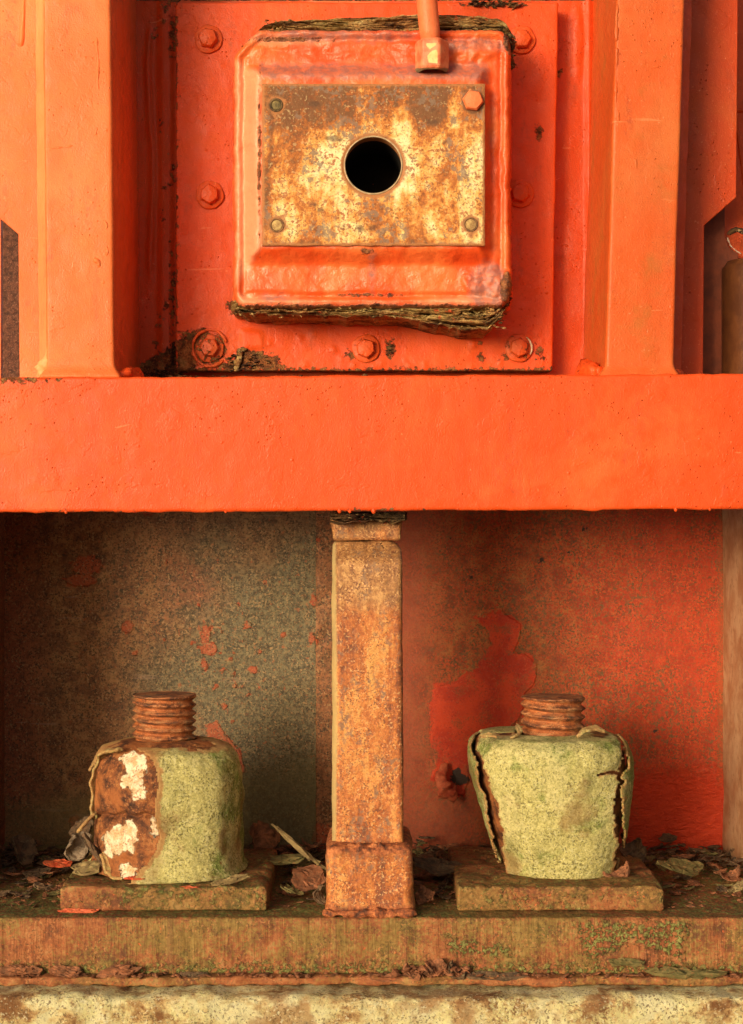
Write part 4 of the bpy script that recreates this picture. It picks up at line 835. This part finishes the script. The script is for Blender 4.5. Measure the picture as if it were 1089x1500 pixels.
at = {'gr': smooth(265, 352, px)*.8+.3*smooth(1240, 1285, py)+.05, 'och': .75*smooth(1120, 1085, py)+.5*smooth(262, 232, px)*smooth(1180, 1100, py)+.5*smooth(330, 358, px)*smooth(1180, 1270, py), 'rim': 8+op, 'rust': np.maximum(ell(px, py, 292, 1094, 18, 7), ell(px, py, 322, 1265, 18, 25)-16), }
at['gr'] = np.where(np.cos(th) < 0, .8, at['gr'])
Vc, Fc, ac = cut(V, F, op < 0, at)
ja = obj('coating', Vc, Fc[:, ::-1], CAP_L, lb, attrs=ac); m_ = ja.modifiers.new('s', 'SOLIDIFY'); m_.thickness = .0035; m_.offset = -1
V, F, th, s_ = revolve(cx, CY, profL, 300, 150, 2.0, None, 83, .003, -.008); px, py = topx(V)
gro = np.exp(-((py-1195-2*np.sin(px*.2))/3.5)**2); dd = -.009*gro+.003*fbm(V, 40, 4, seed=5)+.004*np.exp(-((py-1150)/30)**2)+.004*np.exp(-((py-1240)/28)**2)
V[:, 0] += dd*np.sin(th); V[:, 1] -= dd*np.cos(th)
wh = np.maximum.reduce([sdf(px, py, a) for a in ([(178, 1112), (196, 1104), (212, 1110), (212, 1130), (208, 1150), (212, 1165), (199, 1170), (194, 1155), (183, 1148), (180, 1138), (192, 1136), (192, 1122)], [(156, 1222), (170, 1214), (190, 1206), (200, 1216), (201, 1232), (197, 1246), (185, 1242), (176, 1250), (162, 1244)], [(180, 1270), (190, 1266), (201, 1272), (196, 1280), (182, 1284)], [(222, 1200), (230, 1205), (230, 1220), (224, 1218)], [(158, 1235), (170, 1240), (174, 1252), (162, 1250)])])
obj('nut', V, F[:, ::-1], CORE, lb, attrs={'white': np.where(np.cos(th) > 0, wh+2.5, -30)})
rod(X(241, CY), CY, .0505, -.375, zz(1017), .0128, 1, 0, lb)
# peeling strips of coating on its left side
def ribbon(pts, width, th_, seed, mat, parent, name='peeling_strip', wd=(.35, 1, .2), attrs=None, n=40, m=7):
    pts = np.array(pts, float); L = np.r_[0, np.cumsum(np.linalg.norm(np.diff(pts, axis=0), axis=1))]; t = np.linspace(0, L[-1], n)
    C = np.stack([np.interp(t, L, pts[:, k]) for k in range(3)], 1)
    for _ in range(4): C[1:-1] = (C[:-2]+2*C[1:-1]+C[2:])/4
    w_ = np.array(wd, float); w_ /= np.linalg.norm(w_); u = np.linspace(-1, 1, m)
    ww = width*(.75+.5*fbm(C*1., 40, 3, seed=seed)); ww = ww*np.clip(np.minimum(t, L[-1]-t)/width+.35, 0, 1)
    V = C[:, None, :]+u[None, :, None]*ww[:, None, None]*w_[None, None, :]*.5
    T = np.gradient(C, axis=0); T /= np.linalg.norm(T, axis=1)[:, None]+1e-9; Nn = np.cross(T, w_)
    V = V+Nn[:, None, :]*((u**2)*width*.12)[None, :, None]; V = V.reshape(-1, 3); V += .0012*np.stack([fbm(V, 60, 3, seed=seed+q) for q in range(3)], 1)
    i = np.arange(n*m).reshape(n, m); F = np.stack([i[:-1, :-1], i[1:, :-1], i[1:, 1:], i[:-1, 1:]], -1).reshape(-1, 4)
    at = {'gr': np.full(len(V), .25), 'och': np.full(len(V), .3), 'rim': np.full(len(V), 1.), 'rust': np.full(len(V), -9.)}
    o = obj(name, V, F, mat, parent, attrs=at); q = o.modifiers.new('s', 'SOLIDIFY'); q.thickness = th_; q.offset = 0
    return o
def pt3(a, b, y): return (X(a, y), y, Z(b, y))
ribbon([pt3(176, 1096, .10), pt3(158, 1099, .13), pt3(147, 1108, .145), pt3(143, 1130, .15), pt3(141, 1160, .15), pt3(138, 1185, .15), pt3(135, 1198, .15)], .030, .0035, 1, CAP_L, lb, wd=(.9, .8, 0))
ribbon([pt3(139, 1192, .14), pt3(130, 1201, .135), pt3(120, 1211, .13), pt3(114, 1217, .13)], .020, .0045, 2, CAP_L, lb, wd=(.3, .8, .5))
ribbon([pt3(150, 1250, .12), pt3(158, 1272, .11), pt3(170, 1284, .095), pt3(182, 1287, .085)], .022, .004, 4, CAP_L, lb, wd=(.6, .6, .4))
# ---- right
cx = X(806, CY)
rb = thing('anchor_bolt', (cx, CY, -.5595), 'right anchor bolt, its pale green coating cracked into slabs at both sides', 'anchor bolt', 'coated anchor bolts on the base plate')
profR = [(.086, -.5590), (.088, -.548), (.096, -.525), (.106, -.49), (.113, -.45), (.117, -.41), (.118, -.385), (.112, -.362), (.098, -.352), (.075, -.351), (.050, -.350)]
shR = ([-.56, -.50, -.40, -.34], [.012, .010, .000, -.006])
V, F, th, s_ = revolve(cx, CY, profR, 360, 170, 2.5, shR, 91, .0048); px, py = topx(V); fr = np.cos(th) > -.35
def crack(c, w_):
    c = np.array(c, float); xc = np.interp(py, c[:, 1], c[:, 0]); hw = np.interp(py, c[:, 1], w_); return hw-abs(px-xc-4.5*fbm(V*np.array((.3, .3, 1)), 40, 5, seed=int(c[0, 0]), gain=.68)), px-xc
cl, sl_ = crack([(703, 1070), (700, 1090), (708, 1120), (718, 1150), (726, 1180), (733, 1215), (736, 1250), (742, 1290)], (2.5, 2.5, 3, 5, 6.5, 7, 5.5, 4))
cr, sr_ = crack([(880, 1065), (903, 1088), (907, 1110), (905, 1150), (899, 1185), (905, 1215), (903, 1250), (892, 1290)], (1., 2, 2, 1.5, 3.4, 3.4, 4, 3))
cm = 1.6-abs(py-1134-3*np.sin((px-845)*.1)-2*fbm(V, 60, 2)); cm = np.where((px > 875) & (px < 906), cm, -20)
op = np.where(fr, np.maximum.reduce([cl, cr]), -40); op = np.maximum(op, np.where(fr & (np.cos(th) > 0), cm, -40))
op = np.maximum(op, np.where(fr & (np.cos(th) > 0), ell(px, py, 742, 1076, 12, 4)+fbm(V, 100, 3), -50))
outw = np.where(fr, .003*smooth(2, -4, sl_)*smooth(1290, 1150, py)+.005*smooth(-2, 4, sr_)*smooth(1290, 1120, py), .003)
outw = outw+.003*np.exp(-np.clip(-op, 0, 99)/7)+.007*smooth(0, 14, ell(px, py, 879, 1100, 32, 36))*(np.cos(th) > 0)
V[:, 0] += outw*np.sin(th); V[:, 1] -= outw*np.cos(th)
side = np.maximum(smooth(4, -4, sl_), smooth(-4, 4, sr_))
at = {'gr': .22+.6*side+.35*smooth(850, 890, px)*smooth(1150, 1090, py)+.2*smooth(1200, 1090, py), 'och': .0+.8*smooth(10, 2, -op)*smooth(1120, 1280, py)+.35*smooth(1085, 1072, py), 'rim': 2+op, 'rust': np.maximum(ell(px, py, 874, 1079, 12, 5), ell(px, py, 895, 1286, 25, 8)-3)}
Vc, Fc, ac = cut(V, F, op < 0, at)
ja = obj('coating', Vc, Fc[:, ::-1], CAP_L, rb, attrs=ac); m_ = ja.modifiers.new('s', 'SOLIDIFY'); m_.thickness = .0032; m_.offset = -1
V, F, th, s_ = revolve(cx, CY, profR, 240, 130, 2.5, shR, 91, .0048, -.0042); obj('nut', V, F[:, ::-1], CORE, rb, attrs={'white': np.full(len(V), -30.)})
rod(X(810, CY), CY, .0508, -.362, zz(1020), .0142, 5, .0, rb)
ribbon([pt3(757, 1062, .16), pt3(762, 1072, .13), pt3(756, 1078, .125), pt3(748, 1082, .12)], .016, .004, 11, CAP_L, rb, name='peeling_lip', wd=(.4, .8, .2))
ribbon([pt3(845, 1079, .11), pt3(858, 1070, .12), pt3(872, 1067, .13), pt3(886, 1072, .13)], .018, .005, 12, CAP_L, rb, name='peeling_lip', wd=(0, 1, .2))
ribbon([pt3(705, 1079, .12), pt3(716, 1077, .10), pt3(728, 1080, .095)], .02, .004, 14, CAP_L, rb, name='peeling_lip', wd=(0, 1, .25))

# ================================================================== LOOSE FLAKES
def flake_mesh(name, L, W, T, seed, mat, bend=.3, curl=0., lay=2):
    rd = np.random.RandomState(seed); parts = []
    for q in range(lay):
        n = 16; rings = (0, .45, .8, 1.0); a = np.linspace(0, 2*pi, n, endpoint=False); rad = 1+.20*rd.normal(size=n)*.6+.12*np.cos(a*2+rd.rand()*6)+.10*np.cos(a*3+rd.rand()*6); rad = np.clip(rad, .6, 1.3)*(1-.2*q)
        top = []
        for r in rings[1:]: top.append(np.stack([L/2*r*rad*np.cos(a), W/2*r*rad*np.sin(a), np.full(n, T*(q+1)*.5)], 1))
        bot = [t_-np.array((0, 0, T*.5)) for t_ in top[::-1]]; V = np.concatenate([[[0, 0, T*(q+1)*.5]]]+top+bot+[[[0, 0, T*q*.5]]])
        V[:, :2] += q*np.array((rd.normal(), rd.normal()))*L*.05
        V[:, 2] += T*.35*rd.normal(size=len(V))
        F = [[0, 1+k, 1+(k+1) % n] for k in range(n)]; m = 6
        for j in range(m-1): F += [[1+j*n+k, 1+(j+1)*n+k, 1+(j+1)*n+(k+1) % n] for k in range(n)]+[[1+j*n+k, 1+(j+1)*n+(k+1) % n, 1+j*n+(k+1) % n] for k in range(n)]
        e = len(V)-1; F += [[e, 1+(m-1)*n+(k+1) % n, 1+(m-1)*n+k] for k in range(n)]
        parts.append((V, np.array(F)))
    V, F = join(parts)
    x = V[:, 0]/(L/2); y = V[:, 1]/(W/2); V[:, 2] += bend*L*.18*(x**2)+bend*W*.12*np.sin(y*1.5+seed)
    if curl:
        k = curl/(L/2); ang = V[:, 0]*k; r = 1/k-V[:, 2]; V = np.stack([r*np.sin(ang), V[:, 1], 1/k-r*np.cos(ang)], 1)
    return mesh(name, V, F, mat, smooth_=False)
def flake(px_, py_, Y, L, W, T, rot, mat, label, seed, bend=.3, curl=0., zr=None, name='rust_flake', cat='flake', lay=2):
    me = flake_mesh(name, L, W, T, seed, FL[mat], bend, curl, lay); o = link(name, me); o.location = (X(px_, Y), Y, Z(py_, Y) if zr is None else zr); o.rotation_euler = rot
    return tag(o, label, cat, 'loose flakes of rust and old paint')
F_ = -.594; LZ = -.6745; S_ = [
 (110, 1240, .25, .075, .045, .003, (1.1, .5, .4), 3, 'pale grey curled paint chip propped behind the left anchor bolt', 101, .6, 1.6),
 (138, 1248, .12, .075, .016, .004, (.4, .95, .1), 1, 'dark stick-like flake leaning on the left anchor bolt', 102, .1, 0),
 (132, 1271, .13, .060, .040, .004, (.3, -.25, .1), 5, 'greenish tan flake lying at the rear left corner of the left bearing plate', 103, .3, 0),
 (86, 1266, .25, .045, .030, .002, (.25, 0, .3), 4, 'bright red flat paint chip at the left of the litter', 104, .2, 0),
 (124, 1215, .30, .05, .035, .003, (1.2, .3, -.6), 1, 'dark chip standing upright behind the grey curled chip', 105, .3, .8),
 (434, 1240, .24, .105, .014, .005, (.3, .72, .1), 5, 'long tan splinter leaning down toward the post', 106, .1, 0),
 (385, 1226, .33, .065, .045, .004, (1.1, .1, .2), 0, 'reddish brown chip standing behind the long splinter', 107, .6, .8),
 (452, 1288, .12, .058, .055, .003, (.45, .05, .3), 0, 'flat reddish flake beside the foot of the post on its left', 108, .4, 0),
 (466, 1312, .07, .050, .018, .003, (.9, 1.1, .2), 1, 'small dark curl tucked against the left side of the post foot', 109, .5, 1.2),
 (415, 1262, .25, .080, .050, .004, (.2, -.1, -.3), 2, 'mossy green flake between left bearing plate and post', 110, .3, 0),
 (430, 1305, .09, .045, .03, .004, (.3, .2, .8), 2, 'small green flake close to the front edge left of the post', 111, .4, 0),
 (175, 1423, -.012, .056, .020, .006, (.9, -.14, 0), 0, 'oval red-brown flake leaning on the base plate front at the left', 112, .15, 0),
 (97, 1426, -.010, .042, .016, .004, (.6, .08, 0), 0, 'small red-brown flake second from the left on the mortar lip', 113, .2, 0),
 (27, 1424, -.010, .066, .016, .006, (.6, 0, 0), 0, 'long red-brown flake on the mortar lip at the far left corner', 114, .1, 0),
 (283, 1430, -.012, .044, .012, .003, (.3, 0, 0), 1, 'thin dark sliver on the mortar lip below the left bearing plate', 115, .1, 0),
 (640, 1419, -.008, .050, .026, .004, (.9, -.3, .2), 0, 'curled red-brown flake on top of the small heap below the post', 116, .5, 1.4),
 (604, 1428, -.012, .040, .022, .004, (.5, .4, -.3), 0, 'folded brown flake at the left end of the small heap', 117, .5, 1.),
 (665, 1424, -.010, .042, .022, .004, (.8, .5, .2), 1, 'dark curled flake at the right end of the small heap', 118, .5, 1.2),
 (560, 1433, -.014, .060, .016, .003, (.2, 0, .1), 0, 'thin rusty sliver left of the small heap', 119, .2, 0),
 (725, 1433, -.014, .085, .013, .004, (.2, .03, 0), 1, 'long thin brown sliver right of the small heap', 120, .1, 0),
 (919, 1412, -.006, .052, .013, .006, (.5, 0, 0), 2, 'mossy green flake resting high on the base plate foot at the right', 121, .1, 0),
 (1003, 1427, -.014, .125, .022, .007, (.3, .04, 0), 2, 'long olive flake lying on the mortar lip at the right', 122, .06, 0),
 (930, 1250, .28, .060, .035, .004, (.8, -.6, .2), 1, 'dark curled flake just right of the right anchor bolt', 123, .5, 1.),
 (1000, 1272, .24, .075, .050, .005, (.3, .1, .5), 2, 'dark olive slab in the litter at the right', 124, .3, 0),
 (1081, 1300, .10, .040, .014, .003, (.5, -.5, .4), 5, 'pale sliver at the right photo edge on the base plate', 125, .3, .5),
 (618, 1312, .09, .045, .026, .004, (.9, .6, .3), 0, 'brown curl against the right side of the post foot', 126, .5, 1.2),
 (640, 1270, .20, .080, .045, .004, (.3, .1, .2), 1, 'dark flake behind the post foot on its right', 127, .3, 0),
 (115, 1336, .035, .058, .012, .003, (.15, 0, 0), 4, 'orange-red sliver along the front foot of the left bearing plate', 128, .05, 0),
 (60, 1300, .10, .03, .02, .004, (.3, .2, .5), 1, 'small dark chip left of the left bearing plate', 129, .4, 0),
 (30, 1245, .33, .07, .05, .004, (.9, .3, .8), 1, 'dark curled sheet in the far left corner of the floor', 130, .5, 1.),
 (200, 1287, .065, .03, .014, .002, (.1, 0, .2), 4, 'reddish chip on the left bearing plate at the foot of its coating', 131, .2, 0),
 (335, 1292, .06, .055, .014, .004, (.2, -.15, .3), 5, 'tan sliver at the right foot of the left anchor bolt', 132, .2, 0),
 (275, 1301, .05, .035, .010, .002, (.08, 0, 0), 4, 'thin red sliver on the front of the left bearing plate', 133, .1, 0),
 (690, 1300, .08, .05, .02, .003, (.15, 0, .3), 0, 'brown flake on the left end of the right bearing plate', 134, .2, 0),
 (905, 1285, .12, .06, .03, .004, (.3, -.3, .3), 0, 'rust crumble piece at the right foot of the right anchor bolt', 135, .5, .8),
 (840, 1305, .05, .04, .012, .002, (.1, 0, .1), 4, 'small orange-red chip on the front of the right bearing plate', 136, .1, 0)]
for (a, b, y, L, W, T, rot, mt, lab, sd_, bn, cu) in S_: flake(a, b, y, L, W, T, rot, mt, lab, sd_, bn, cu)
# many more lying in the litter, each a flake of its own
protos = []
CN = ['dark brown', 'dark brown', 'rusty', 'mossy green', 'dark brown', 'rusty']
for k in range(18): protos.append(flake_mesh('rust_flake', random.uniform(.020, .046), random.uniform(.012, .028), random.uniform(.0015, .003), 200+k, FL[[1, 1, 0, 2, 1, 0][k % 6]], random.uniform(.1, .6), random.choice([0, 0, 0, .8])))
zones = [('flat rusty flake in the litter left of the left bearing plate', (0, 95), (.12, .48), 44), ('rusty flake in the litter between left bearing plate and post', (380, 475), (.10, .48), 52),
         ('rusty flake in the litter behind the left anchor bolt', (95, 380), (.36, .48), 24),
         ('rusty flake in the dark litter between post and right bearing plate', (608, 680), (.10, .48), 46), ('rusty flake in the litter behind the right anchor bolt', (680, 940), (.37, .48), 32), ('rusty flake in the litter right of the right bearing plate', (930, 1085), (.14, .48), 52)]
rd = random.Random(11)
for lab, xr, yr, cnt in zones:
    for k in range(cnt):
        y = rd.uniform(*yr); kk = rd.randrange(18); o = link('rust_flake', protos[kk]); sc_ = rd.uniform(.55, 1.15)*(1 if y > .25 else .7); o.scale = (sc_,)*3
        x = X(rd.uniform(*xr), y)
        if 'left of the left' in lab or 'left bearing plate and' in lab:
            if X(88, .043)-.02 < x < X(391, .043)+.015 and y < .36: x = X(40, y) if x < -.35 else X(391, .043)+.02+rd.random()*.05
        o.location = (x, y, F_+.002+rd.random()*.014*smooth(.1, .4, y)+(.01*rd.random() if y > .4 else 0))
        o.rotation_euler = (rd.gauss(0, .16), rd.gauss(0, .16), rd.uniform(0, 6.3)); tag(o, lab.replace('flat rusty', 'rusty').replace('rusty', CN[kk % 6]), 'flake', CN[kk % 6]+' '+lab.replace('flat rusty flake', 'flakes').replace('rusty flake', 'flakes'))
crumbs('floor_litter', ((-.63, .61), (.33, .49), (F_, F_+.014)), 1500, .003, .010, FL[1], 31, 'fine dark crumbs of rust along the foot of the rear wall', 'rust litter', None, .35)
crumbs('floor_litter', ((-.63, .61), (.06, .36), (F_-.001, F_+.002)), 900, .002, .006, FL[0], 32, 'fine rusty crumbs scattered over the base plate', 'rust litter', None, .4)
crumbs('lip_litter', ((-.60, .60), (-.018, -.003), (-.677, -.674)), 420, .0015, .006, FL[0], 33, 'fine rusty crumbs along the mortar lip', 'rust litter', None, .5)
crumbs('lip_litter', ((X(575), X(690)), (-.018, -.003), (-.676, -.664)), 60, .004, .010, FL[0], 34, 'crumbled rust of the small heap on the mortar lip', 'rust litter', None, .5)

for o in bpy.data.objects:
    if '_o' in o: del o['_o']
